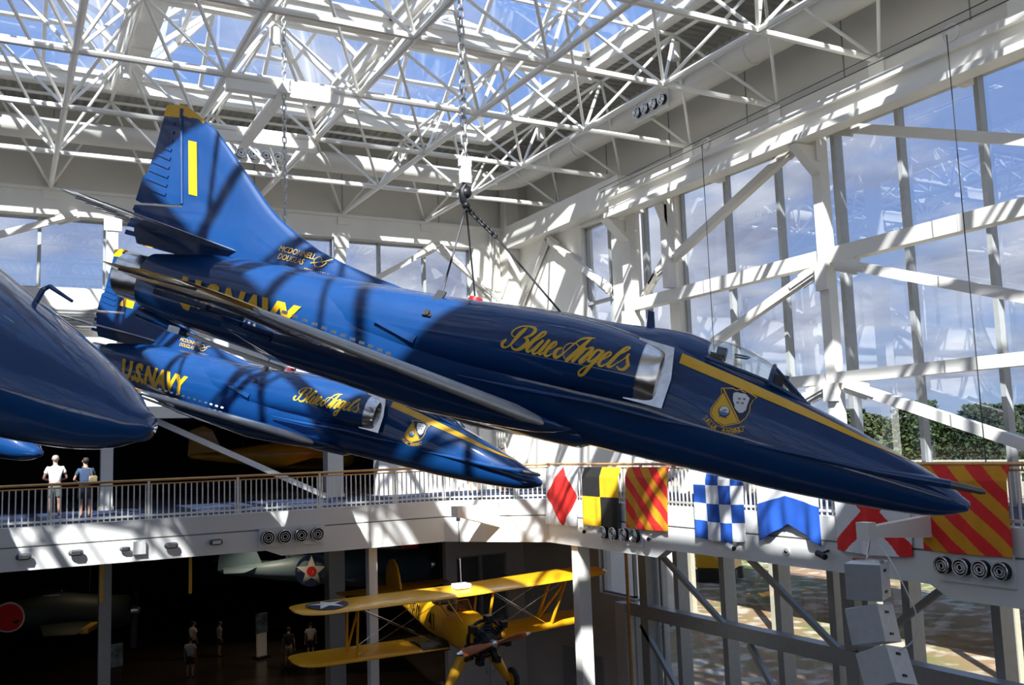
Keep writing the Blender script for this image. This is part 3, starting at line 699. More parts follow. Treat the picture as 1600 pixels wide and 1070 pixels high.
def foil(root_le, root_te, tip_le, tip_te, tk_r, tk_t, n=10, m=8, roundtip=True):
    """wing panel between two chords (points); returns rings along the span"""
    rings = []
    for i in range(m + 1):
        t = i / m
        le = root_le.lerp(tip_le, t); te = root_te.lerp(tip_te, t); th = tk_r + (tk_t - tk_r) * t
        if roundtip and i == m: th *= .25; c = (le + te) / 2; le = c.lerp(le, .86); te = c.lerp(te, .97)
        up = []; lo = []
        for k in range(n + 1):
            u = (1 - math.cos(PI * k / n)) / 2; y = 5 * .5 * (0.2969 * math.sqrt(u) - 0.126 * u - .3516 * u * u + .2843 * u ** 3 - .1036 * u ** 4)
            p = le.lerp(te, u); up.append(p + Vector((0, 0, 2 * y * th * .5))); lo.append(p - Vector((0, 0, 2 * y * th * .42)))
        rings.append(up + lo[-2:0:-1])
    return rings
SCRIPT = [
 [(185,345,26),(162,375,40),(168,408,32),(200,420,18),(240,398,22),(272,345,36),(302,290,46),(335,245,40),(350,222,20)],
 [(300,290,8),(258,312,9),(228,290,13),(228,258,18),(262,222,18),(310,204,16),(370,206,20),(425,222,32),(443,255,40),(415,298,32),(355,322,14)],
 [(355,322,14),(392,338,32),(400,378,44),(365,422,44),(320,442,30),(278,432,24),(258,405,14)],
 [(395,402,10),(440,385,10),(495,340,12),(543,295,22),(548,266,24),(520,268,28),(475,325,40),(430,395,44),(416,438,38),(438,462,26),(478,430,12)],
 [(478,430,12),(520,375,16),(548,350,30),(505,415,40),(480,460,38),(503,484,24),(548,440,14),(600,352,32)],
 [(605,352,34),(565,430,40),(542,470,36),(562,488,22),(602,450,10)],
 [(602,450,10),(652,425,16),(682,388,24),(670,362,22),(640,388,36),(610,445,40),(602,490,34),(630,504,24),(665,482,12)],
 [(742,425,22),(712,435,32),(693,475,44),(708,517,36),(748,500,24),(800,445,14),(850,382,16),(905,332,22),(965,320,24),(1022,322,10)],
 [(985,330,24),(940,395,42),(880,475,46),(822,545,42)],
 [(905,418,12),(870,382,11),(805,378,11),(768,412,11),(766,470,11),(800,528,11)],
 [(948,415,20),(960,430,34),(920,492,38),(880,552,36)],
 [(912,500,12),(975,435,16),(1025,418,26),(1030,440,38),(985,505,38),(948,555,36),(968,568,20),(1005,530,12)],
 [(1118,448,24),(1080,442,24),(1042,490,36),(1022,540,32),(1048,550,20),(1092,510,16),(1130,462,28)],
 [(1135,455,36),(1085,545,38),(1032,632,38),(1002,676,30),(966,680,26),(962,645,18),(1002,608,12),(1062,580,10),(1120,550,10)],
 [(1120,550,10),(1172,520,14),(1212,482,22),(1195,458,20),(1160,490,36),(1130,548,38),(1132,586,30),(1165,594,20),(1205,565,10)],
 [(1205,565,10),(1265,500,12),(1340,442,20),(1362,410,24),(1332,408,24),(1288,465,38),(1232,550,40),(1214,590,34),(1242,602,24),(1285,570,10)],
 [(1285,570,10),(1345,520,12),(1380,472,18),(1368,495,26),(1378,540,34),(1392,580,38),(1370,620,34),(1330,624,22),(1300,600,20)],
 [(1385,600,14),(1415,588,8)]]
def sz_script(x, y):
    """traced lettering sheet -> body station and height (affine)"""
    s = 5.60 - (x - 233) / 6.667 * .00856; z = .53 - (y - 220) / 6.667 * .00858 + (x - 233) / 6.667 * .00211
    return s, z
def crest(D, cs, cz, k):
    """shield badge; x to the nose, y up, unit = badge sheet pixels scaled by k"""
    P = lambda pts: [(cs - (x - 620) * k, cz - (y - 500) * k + (x - 620) * k * .24) for x, y in pts]
    sh = [(418, 228), (575, 222), (625, 250), (680, 236), (735, 275), (790, 268), (930, 350), (888, 395), (868, 470), (880, 560), (855, 660), (790, 740), (580, 795), (450, 715), (375, 640), (355, 540), (400, 440), (445, 330)]
    def shrink(q, f, c=(640, 490)): return [(c[0] + (x - c[0]) * f, c[1] + (y - c[1]) * f) for x, y in q]
    D.poly(P(sh), 0, 1); D.poly(P(shrink(sh, .95)), 1, 2)
    D.poly(P([(468, 300), (765, 725), (590, 772), (470, 710), (392, 625), (380, 540), (430, 430)]), 0, 3)
    D.stroke([(p[0], p[1]) for p in P([(455, 245), (790, 735)])], 18 * k, 0, 3, curve=False, cap=False)
    cl = [(600, 300), (640, 286), (700, 300), (760, 305), (800, 340), (832, 370), (828, 430), (822, 490), (825, 545), (790, 585), (750, 590), (710, 560), (670, 520), (655, 470), (625, 420), (610, 370)]
    D.poly(P(cl), 2, 3)
    for ax, ay in ((700, 382), (765, 385), (692, 440), (755, 446)):
        for a, b in (((-20, -14), (18, 18)), ((-16, 12), (16, -14))):
            D.stroke(P([(ax + a[0], ay + a[1]), (ax + b[0], ay + b[1])]), 9 * k, 1, 4, curve=False, cap=False)
    (ex, ez), = P([(545, 575)]); D.disk(ex, ez, 80 * k, 1, 4, 20); D.disk(ex, ez + 8 * k, 66 * k, 2, 5, 20)
    D.poly([(ex - 60 * k, ez - 8 * k), (ex + 60 * k, ez - 8 * k), (ex + 40 * k, ez - 55 * k), (ex - 40 * k, ez - 55 * k)], 3, 6)
    D.stroke([(ex - 20 * k, ez + 30 * k), (ex, ez + 10 * k), (ex + 20 * k, ez + 12 * k)], 14 * k, 1, 6)
    for q in (-40, 0, 40): D.poly([(ex + (q - 18) * k, ez - 70 * k), (ex + (q + 18) * k, ez - 70 * k), (ex + q * k, ez - 95 * k)], 1, 5)
    rb = [(355, 700), (430, 775), (540, 830), (660, 850), (760, 845), (810, 825)]
    D.stroke(P(rb), 74 * k, 0, 1, cap=False); D.stroke(P(rb), 60 * k, 1, 2, cap=False)
    for q in ([(345, 660), (315, 640), (330, 675), (290, 695), (335, 720)], [(800, 790), (865, 775), (845, 810), (865, 845), (800, 855)]): D.stroke(P(q), 10 * k, 0, 2, curve=False)
    word = 'BLUE ANGELS'
    for i, chh in enumerate(word):
        if chh == ' ': continue
        t = i / (len(word) - 1); q = t * (len(rb) - 1.001); a = int(q); f = q - a
        x = rb[a][0] + (rb[a + 1][0] - rb[a][0]) * f; y = rb[a][1] + (rb[a + 1][1] - rb[a][1]) * f
        dx, dy = rb[a + 1][0] - rb[a][0], rb[a + 1][1] - rb[a][1]
        (px_, pz_), = P([(x - 14 * dx / 120 - 6, y + 22 - 8 * dy / 120)])
        D.text(chh, px_, pz_, 44 * k, 0, 3, rot=-math.atan2(dy, dx) + math.atan(.24), bold=.002)

JET_LABEL = 'blue and yellow jet fighter'
def make_jet(label, number):
    J = thing('jet_fighter', (0, 0, 0), label, 'aircraft', 'navy blue display jets hung in formation')
    st = [0, .015, .04, .08, .13, .19, .27, .37, .5, .7, .9, 1.15, 1.4, 1.7, 2, 2.3, 2.6, 2.9, 3.2, 3.4, 3.6, 3.8, 4, 4.3, 4.7, 5.1, 5.6, 6.1, 6.7, 7.3, 8, 8.7, 9.4, 10, 10.6, 11.1, 11.55]
    fus = MB().loft([fus_ring(s) for s in st]).build('fuselage', BLUE, J, angle=50)
    # engine shoulders with open intakes
    b = MB(); ss = [3.98, 4.2, 4.5, 4.9, 5.4, 6, 6.6, 7.2, 7.8, 8.4, 9.0]
    b.loft([nac_ring(s) for s in ss], 0, cap0=False); b.build('engine_shoulder', BLUE, J, angle=60)
    b = MB(); b.loft([nac_ring(3.99), nac_ring(3.85, grow=-.0), nac_ring(3.78, grow=-.012), nac_ring(3.75, grow=-.03), nac_ring(3.77, grow=-.05), nac_ring(3.9, grow=-.07)], 0, False, False)
    b.build('intake_lip', CHROME, J, angle=80)
    b = MB(); b.loft([nac_ring(3.9, grow=-.07), nac_ring(4.5, grow=-.12), nac_ring(4.9, grow=-.3)], 0, False, True); b.build('intake_duct', DUCTM, J, angle=80)
    for sd_ in (-1, 1):
        b = MB(); pl = [(3.62, .05), (3.60, .42), (3.66, .80), (4.1, .82), (4.1, .05)]
        q = [(-s, sd_ * .675, z) for s, z in pl] + [(-s, sd_ * .645, z) for s, z in pl]; n = 5
        b.add(q, [tuple(range(n)), tuple(reversed(range(n, 2 * n)))] + [(i, i + n, (i + 1) % n + n, (i + 1) % n) for i in range(n)]); b.build('splitter_plate', CHROME, J)
    # canopy: painted rear hood, clear bubble, bow frame, windscreen
    def can_ring(s, top, w, base, n=14): return [(-s, w * math.cos(a), base + (top - base) * math.sin(a)) for a in [PI * k / n for k in range(n + 1)]]
    hood = [(3.30, 1.08, .40, .72), (3.6, 1.12, .42, .76), (3.9, 1.10, .42, .80), (4.3, 1.05, .38, .8), (4.7, 1.0, .3, .85)]
    b = MB(); b.loft([can_ring(*h) for h in hood]); b.build('canopy_hood', BLUE, J, angle=60)
    clear = [(2.50, .965, .31, .70), (2.62, 1.02, .33, .71), (2.8, 1.08, .345, .73), (3.0, 1.12, .355, .75), (3.15, 1.125, .36, .77), (3.32, 1.10, .365, .78)]
    b = MB(); R = [can_ring(*h) for h in clear]; vs = [p for r in R for p in r]; k = len(R[0])
    b.add(vs, [(i * k + j, i * k + j + 1, (i + 1) * k + j + 1, (i + 1) * k + j) for i in range(len(R) - 1) for j in range(k - 1)]); b.build('canopy_glass', CANGLASS, J, angle=80, fix=False)
    b = MB(); b.tube(can_ring(2.50, .975, .32, .68), .03, 8); b.tube([(-2.5, -.32, .72), (-2.8, -.355, .76), (-3.32, -.375, .82)], .024, 8); b.tube([(-2.5, .32, .72), (-2.8, .355, .76), (-3.32, .375, .82)], .024, 8)
    b.tube([(-2.02, -.13, .60), (-2.5, -.18, .94)], .022, 8); b.tube([(-2.02, .13, .60), (-2.5, .18, .94)], .022, 8); b.tube([(-2.0, -.13, .6), (-2.0, .13, .6)], .022, 8); b.tube([(-2.02, -.16, .59), (-2.3, -.28, .66), (-2.5, -.33, .71)], .03, 8); b.tube([(-2.02, .16, .59), (-2.3, .28, .66), (-2.5, .33, .71)], .03, 8)
    b.build('windscreen_frame', BLUE, J, angle=60)
    b = MB(); b.add([(-2.0, -.13, .6), (-2.0, .13, .6), (-2.5, .18, .94), (-2.5, -.18, .94), (-2.5, -.32, .70), (-2.5, .32, .70)], [(0, 1, 2, 3), (0, 3, 4), (1, 5, 2)]); b.build('windscreen_glass', CANGLASS, J, fix=False)
    b = MB(); b.box((-3.28, -.2, .6), (-3.12, .2, .93)); b.box((-3.22, -.12, .9), (-3.1, .12, 1.03)); b.tube([(-3.0, -.1, .98), (-2.85, -.09, .99), (-2.82, 0, 1.0), (-2.85, .09, .99), (-3.0, .1, .98)], .012, 6); b.build('ejection_seat', BLACK, J)
    b = MB(); b.box((-2.5, -.28, .6), (-2.35, .26, .84)); b.box((-2.42, -.08, .8), (-2.3, .08, .88)); b.build('instrument_hood', BLACK, J)
    b = MB(); b.prism([(-4.04, 1.03), (-4.16, 1.03), (-4.20, 1.28), (-4.12, 1.28)], -.015, .015, 1); b.build('blade_antenna', BLUE, J)
    # wings
    for sd_, nm in ((-1, 'starboard'), (1, 'port')):
        rl, rt, tl, tt = Vector((-4.55, sd_ * .45, -.50)), Vector((-8.87, sd_ * .45, -.52)), Vector((-7.80, sd_ * 4.19, -.22)), Vector((-8.95, sd_ * 4.19, -.24))
        w = MB().loft(foil(rl, rt, tl, tt, .40, .085, 14, 14)).build('wing', BLUE, J, angle=50)
        mid = lambda a, c, t: a.lerp(c, t)
        # bare metal slat standing out ahead of and below the leading edge
        rg = foil(rl, rt, tl, tt, .40, .085, 14, 14); b = MB(); R = []
        for i in range(0, 13):
            t = i / 12; yy = .98 + (3.72 - .98) * t; u = (yy - .45) / 3.74; le = rl.lerp(tl, u); a_, h_ = .17 - .07 * t, .085 - .045 * t
            if i in (0, 12): a_ *= .6; h_ *= .6
            R.append([(le.x + .04 + a_ * math.cos(q) * .9, sd_ * yy, le.z - .03 + h_ * math.sin(q) - .25 * a_ * math.cos(q)) for q in [2 * PI * k / 14 for k in range(14)]])
        b.loft(R); b.build('leading_edge_slat', SLATM, w, angle=60)
        b = MB(); R = []
        for i, f in ((12, 1.0), (13, 1), (14, 1)):
            r = rg[i]; c = sum(r, Vector()) / len(r); R.append([p + (p - c).normalized() * .008 + Vector((0, 0, .004 if p.z > c.z else -.004)) for p in r])
        b.loft(R); b.build('wing_tip', YEL, w, angle=60)
        b = MB()
        for y0, y1 in ((.95, 2.4), (2.5, 4.0)):
            for yy in (y0, y1): b.beam((-7.9, sd_ * yy, -.56 + .075 * yy), (-8.85, sd_ * yy, -.57 + .075 * yy), .02, .02)
        for yy in (1.3, 1.9, 2.6, 3.3): b.beam((-8.2, sd_ * yy, -.60 + .07 * yy), (-8.9, sd_ * yy, -.58 + .07 * yy), .05, .06)
        b.build('flap_hinge', BLUE, w)
        # row of small vanes on the top of the wing
        for k in range(12):
            b = MB(); yy = 2.0 + k * .09; b.box((-(4.75 + .87 * (yy - .45) + .55), sd_ * yy - .012, -.42 + .075 * yy), (-(4.75 + .87 * (yy - .45) + .49), sd_ * yy + .012, -.385 + .075 * yy))
            b.build('vortex_vane', WHT, w)
        # undercarriage fairing
        b = MB(); rr = []
        for s, yc, w_, dn in ((4.62, .62, .02, .02), (4.8, .70, .16, .11), (5.0, .78, .26, .17), (5.57, .95, .38, .25), (6.4, 1.1, .42, .33), (7.4, 1.15, .40, .28), (8.3, 1.15, .28, .25), (8.9, 1.15, .16, .12), (9.3, 1.15, .02, .02)):
            rr.append([(-s, sd_ * yc + w_ * math.cos(2 * PI * k / 16), -.49 + .03 * yc + (dn if math.sin(2 * PI * k / 16) < 0 else .03 * min(1, w_ * 5)) * math.sin(2 * PI * k / 16)) for k in range(16)])
        b.loft(rr); b.build('undercarriage_fairing', BLUE, J, angle=60)
        # tailplane
        r2 = foil(Vector((-10.25, sd_ * .05, .70)), Vector((-12.15, sd_ * .05, .70)), Vector((-11.72, sd_ * 1.74, .74)), Vector((-12.22, sd_ * 1.74, .74)), .15, .035, 8, 6)
        t_ = MB().loft(r2).build('tailplane', BLUE, J, angle=50)
        b = MB(); R = []
        for i in range(0, 6):
            r = r2[i]; n = len(r); c = sum(r, Vector()) / n; R.append([r[k] + (r[k] - c).normalized() * .006 for k in (2, 1, 0, n - 1, n - 2)])
        b.loft(R); b.build('leading_edge', SLATM, t_, angle=60)
        b = MB()
        for k in range(6): b.beam((-11.55 - .075 * k, sd_ * (.35 + .2 * k), .675 + .006 * k), (-12.12 - .008 * k, sd_ * (.35 + .2 * k), .695 + .004 * k), .014, .014)
        b.build('elevator_rib', BLUE, t_)
    # belly fairing where the wing passes under
    b = MB(); rr = []
    for s, w_, z in ((4.3, .02, -.50), (4.6, .4, -.53), (5.2, .62, -.57), (6.5, .74, -.60), (8, .70, -.58), (9.2, .5, -.54), (9.8, .05, -.5)):
        rr.append([(-s, w_ * math.cos(2 * PI * k / 20), z + .14 * min(1, w_ * 3) * math.sin(2 * PI * k / 20)) for k in range(20)])
    b.loft(rr); b.build('belly_fairing', BLUE, J, angle=60)
    # strake under the intake
    b = MB()
    for sd_ in (-1, 1): b.tube([(-3.0, sd_ * .50, -.03), (-3.6, sd_ * .575, -.08), (-4.4, sd_ * .66, -.09), (-5.4, sd_ * .76, -.18), (-6.2, sd_ * .75, -.22)], [.01, .03, .035, .035, .01], 8)
    b.build('side_strake', BLUE, J, angle=60)
    # fin and rudder
    LE = [(7.3, .74), (7.7, .80), (8.1, .85), (8.56, .92), (9.02, 1.02), (9.38, 1.15), (9.77, 1.33), (10.05, 1.50), (10.35, 1.72), (10.67, 1.96), (10.99, 2.20), (11.32, 2.44), (11.57, 2.55)]
    fr_ = [(11.98, 2.73), (12.02, 2.5), (11.46, 1.18), (11.6, .5)]
    b = MB(); levels = [.45, .6, .74, .80, .85, .92, 1.02, 1.15, 1.33, 1.5, 1.72, 1.96, 2.2, 2.44, 2.55]
    le_s = lambda z: lerp([(z_, s_) for s_, z_ in LE], z) if z > .74 else 7.3 + (.74 - z)
    te_s = lambda z: lerp([(.3, 11.9), (.6, 12.12), (1.0, 12.28), (2.0, 12.29), (2.7, 12.33)], z)
    hg_s = lambda z: 11.46 + (z - 1.18) * .40
    R = []
    for z in levels:
        l = le_s(z); h = hg_s(z) if z > 1.1 else te_s(z); th = .115 - .03 * z
        c = h - l; q = []
        for u, v in ((0, 0), (.01, .3), (.04, .55), (.12, .8), (.35, 1), (.7, .9), (1, .7)): q.append((-(l + c * u), th * v, z))
        R.append(q + [(x, -y, zz) for x, y, zz in reversed(q[1:])])
    b.loft(R); fin = b.build('tail_fin', BLUE, J, angle=50)
    b = MB(); b.prism([(-11.57, 2.545), (-11.70, 2.61), (-11.85, 2.67), (-11.98, 2.71), (-12.0, 2.56), (-11.57, 2.50)], -.036, .036, 1); b.build('fin_cap', YEL, fin)
    b = MB(); b.prism([(-11.99, 2.70), (-12.16, 2.70), (-12.33, 2.66), (-12.325, 2.5), (-12.29, 2.0), (-12.28, 1.55), (-12.34, 1.5), (-12.33, 1.1), (-12.24, 1.08), (-11.45, 1.20)], -.014, .014, 1); rud = b.build('rudder', BLUE, J)
    b = MB(); b.prism([(-11.985, 2.715), (-12.16, 2.71), (-12.34, 2.665), (-12.33, 2.49), (-11.95, 2.52)], -.02, .02, 1); b.build('rudder_cap', YEL, rud)
    for k in range(9):
        z = 2.40 - k * .139; l = hg_s(z); l += .42 * (12.27 - l)
        b = MB(); b.prism([(-l, z + .022), (-12.27, z + .045), (-12.27, z + .03), (-l, z - .022)], -.034, .034, 1); b.build('rudder_rib', BLUE, rud)
    b = MB(); b.tube([(-hg_s(2.65), -.028, 2.65), (-hg_s(1.2), -.05, 1.2)], .03, 8); b.tube([(-hg_s(2.65), .028, 2.65), (-hg_s(1.2), .05, 1.2)], .03, 8); b.build('hinge_fairing', BLUE, rud)
    b = MB()
    for k in range(4): b.box((-12.32, -.02, .55 + k * .13), (-12.1, .02, .62 + k * .13))
    b.build('tail_plate', BLUE, fin)
    # tailpipe
    b = MB(); ring = lambda s, r: [(-s, r * math.cos(2 * PI * k / 28), -.045 + r * math.sin(2 * PI * k / 28)) for k in range(28)]
    b.loft([ring(11.4, .34), ring(11.56, .365), ring(11.9, .36), ring(12.05, .352), ring(12.05, .335), ring(11.6, .31)], 0, True, False); tp = b.build('tailpipe', CHROME, J, angle=40)
    b = MB(); b.loft([ring(12.0, .333), ring(11.4, .3)], 0, False, True); b.build('exhaust_bore', DUCTM, tp)
    # arrester hook
    b = MB(); b.tube([(-9.0, 0, -.76), (-10.2, 0, -.70), (-10.85, 0, -.64)], [.035, .03, .028], 8); hk = b.build('arrester_hook', WHT, J)
    b = MB(); b.box((-11.0, -.07, -.70), (-10.8, .07, -.60)); b.build('hook_shoe', CHROME, hk)
    b = MB(); b.tube([(-10.7, 0, -.66), (-11.62, 0, -.55)], [.06, .09], 10); b.build('hook_fairing', BLUE, hk)
    # fuelling probe on the starboard side
    b = MB(); b.tube([(-2.6, -.50, -.07), (-2.0, -.485, -.03), (-1.1, -.47, .01), (-.7, -.46, .05), (-.35, -.45, .085)], [.015, .035, .045, .05, .05], 10); pr = b.build('refuelling_probe', BLUE, J, angle=60)
    b = MB(); b.tube([(-.36, -.45, .085), (-.12, -.445, .098)], [.046, .042], 12); b.tube([(-.12, -.445, .098), (-.04, -.443, .101), (.02, -.443, .104)], [.034, .038, .02], 12); b.build('probe_nozzle', unit_mat('worn_dark_metal', (.16, .15, .15), .4, metal=.6), pr)
    # bent sensor tube near the windscreen, hoist lugs, beacon
    b = MB(); b.tube([(-6.55, .1, .85), (-6.55, .1, .92)], [.12, .09], 14); b.build('beacon', REDM, J)
    for sd_ in (-1, 1):
        b = MB(); b.beam((-6.80, sd_ * .53, .80), (-6.80, sd_ * (side_y(6.8, .40) + .02), .40), .03, .12, up=(1, 0, 0)); b.tube([(-6.8, sd_ * (side_y(6.8, .45) + .0), .45), (-6.8, sd_ * (side_y(6.8, .45) + .05), .45)], .035, 8)
        b.build('hoist_lug', CABLE, J)
    b = MB(); b.prism([(-6.85, .12), (-7.45, .20), (-7.5, .16), (-6.88, .02)], -(side_y(7, .12) + .02), -(side_y(7, .12) - .1), 1); b.build('air_scoop', BLUE, fus)
    # painted markings on the starboard skin
    D = Decal()
    for s_ in SCRIPT: D.stroke([(*sz_script(x, y), w * .00112) for x, y, w in s_], sub=5)
    D.build('script_lettering', GOLD, J)
    D = Decal(); crest(D, 2.85, .30, .00085); D.build('shield_crest', [GOLD, NAVYM, WHT, unit_mat('crest_sky_blue', (.08, .2, .4), .5)], J)
    up = [(.66, .255), (1.33, .37), (2.0, .52), (2.88, .68), (3.58, .79)]; lw = [(.66, .245), (1.33, .315), (2.0, .42), (2.88, .55), (3.58, .655)]
    D = Decal(); n = 40; o = 0
    for k in range(n + 1):
        s = .66 + (3.58 - .66) * k / n
        for t in (0, .5, 1): D.v.append((s, lerp(lw, s) + (lerp(up, s) - lerp(lw, s)) * t, 0))
    for k in range(n):
        for t in (0, 1): D.f.append((3 * k + t, 3 * k + t + 1, 3 * k + 4 + t, 3 * k + 3 + t)); D.m.append(0)
    D.build('nose_stripe', YEL, J)
    D = Decal(); D.text('U.S.NAVY', 10.66, -.31, .40, width=2.03, bold=.030); D.build('navy_lettering', YEL, J, off=.012)
    D = Decal(); D.text('MCDONNELL', 9.60, .86, .085, width=.6, shear=.2); D.text('DOUGLAS', 9.58, .745, .085, width=.42, shear=.2); D.text('SKYHAWK II', 9.12, .66, .055, width=.4, shear=.2)
    D.stroke([(8.86, .84), (8.92, .92), (9.0, .86), (8.95, .77), (8.86, .79), (8.80, .86)], .012); D.stroke([(9.04, .80), (8.86, .86), (8.72, .93)], .012)
    D.build('maker_lettering', GOLD, J, fin=.10)
    D = Decal()
    if number == '1': D.poly([(11.40, 1.37), (11.245, 1.37), (11.56, 2.18), (11.715, 2.18)], 0, 0)
    else: D.text(number, 11.62, 1.36, .82, width=.34, bold=.03)
    D.build('fin_number', YEL, J, fin=.062)
    return J
def Rb(hd, pi_, bk):
    F = Vector((math.cos(pi_) * math.cos(hd), math.cos(pi_) * math.sin(hd), math.sin(pi_)))
    Lh = Vector((-math.sin(hd), math.cos(hd), 0)); Uh = F.cross(Lh)
    L = math.cos(bk) * Lh + math.sin(bk) * Uh; U = F.cross(L)
    return Matrix((F, L, U)).transposed()
def pose(o, hd, pi_, bk, p): o.matrix_world = Matrix.Translation(p) @ Rb(hd, pi_, bk).to_4x4()
jet1 = make_jet('large blue jet fighter numbered 1 diving right in the foreground', '1')
jet2 = copy_tree(jet1, skip=('fin_number',))
jet2['label'] = 'smaller blue jet fighter behind and below the foreground one'
D = Decal(); D.text('033', 11.28, -.42, .12, width=.36, bold=.004); D.build('serial_number', WHT, jet2, off=.012)
D = Decal(); D.text('2', 11.66, 1.36, .86, width=.42, bold=.035); D.build('fin_number', YEL, jet2, fin=.062)
jet3 = copy_tree(jet1, skip=('fin_number', 'refuelling_probe', 'navy_lettering', 'nose_stripe')); jet3['label'] = 'blue jet nose with a bent sensor tube filling the left edge'
jet4 = copy_tree(jet1, skip=('fin_number', 'refuelling_probe', 'navy_lettering', 'nose_stripe')); jet4['label'] = 'blue jet nose tip at the left edge above the standing couple'
b = MB(); b.tube([(-.90, 0, .30), (-.89, 0, .38), (-.86, 0, .405), (-.70, 0, .37)], [.014, .014, .012, .008], 8); b.build('sensor_tube', BLUE, jet3)
J1 = (-.779, -.308, -.079, (9.82, 7.07, .845)); J2 = (-.815, -.284, -.069, (9.921, 16.971, .927))
pose(jet1, *J1); pose(jet2, *J2)
pose(jet3, -.78, -.338, -.158, (.634, 4.571, 1.851)); pose(jet4, -.80, -.30, -.1, (.618, 17.411, 1.857))

# hoists ----------------------------------------------------------------
def chain(m, p, q, link=.13, r=.014, w=.035):
    p = Vector(p); q = Vector(q); d = q - p; n = max(2, int(d.length / (link * .78))); d.normalize()
    a = d.cross(Vector((1, 0, 0))); a = (a if a.length > .1 else d.cross(Vector((0, 1, 0)))).normalized(); b_ = d.cross(a)
    for i in range(n):
        c = p + (q - p) * ((i + .5) / n); x = a if i % 2 else b_; h = link / 2 - w
        m.tube([c + x * (w * math.cos(t)) + d * (w * math.sin(t) + (h if math.sin(t) > 0 else -h)) for t in [2 * PI * k / 10 + .01 for k in range(10)]], r, 6, closed=True)
def jet_point(J, s, y, z): return Matrix.Translation(J[3]) @ (Rb(*J[:3]) @ Vector((-s, y, z)))
def hoist(J, word, big=True):
    A = jet_point(J, 7.07, 0, 2.18); t = thing('chain_hoist', A, 'steel chain hoist with black shackle holding up the ' + word, 'hoist', 'chain hoists of the jets')
    m = MB(); chain(m, (0, 0, .55), (0, 0, 13.2 - A.z), .17, .016, .045); m.build('lifting_chain', CHAINM, t, angle=80)
    m = MB(); m.box((-.07, -.05, .26), (.07, .05, .55)); m.box((-.09, -.03, .5), (.09, .03, .6)); m.build('hoist_block', WHITE, t)
    m = MB(); m.tube([(0, 0, -.08), (-.04, 0, 0), (-.05, 0, .15), (0, 0, .24), (.06, 0, .2), (.05, 0, .12)], [.03, .05, .06, .045, .035, .02], 10); m.ball((0, 0, .12), .085, 8); m.ball((0, 0, -.06), .06, 6); m.build('shackle', BLACK, t)
    for q, nm in (((6.8, -.53, .8), 'sling_cable'), ((6.66, .55, .8), 'sling_cable')):
        e = jet_point(J, *q) - A; MB().tube([(0, 0, -.08), e], .014, 6).build('sling_cable', CABLE, t)
    e = jet_point(J, 5.31, 0, .98) - A; mid = e * .33
    m = MB(); chain(m, (0, 0, -.08), mid, .10, .014, .03); m.build('sling_chain', BLACK, t, angle=80)
    MB().tube([mid, e], .014, 6).build('sling_cable', CABLE, t)
    return t
hoist(J1, 'leading jet'); hoist(J2, 'second jet behind')
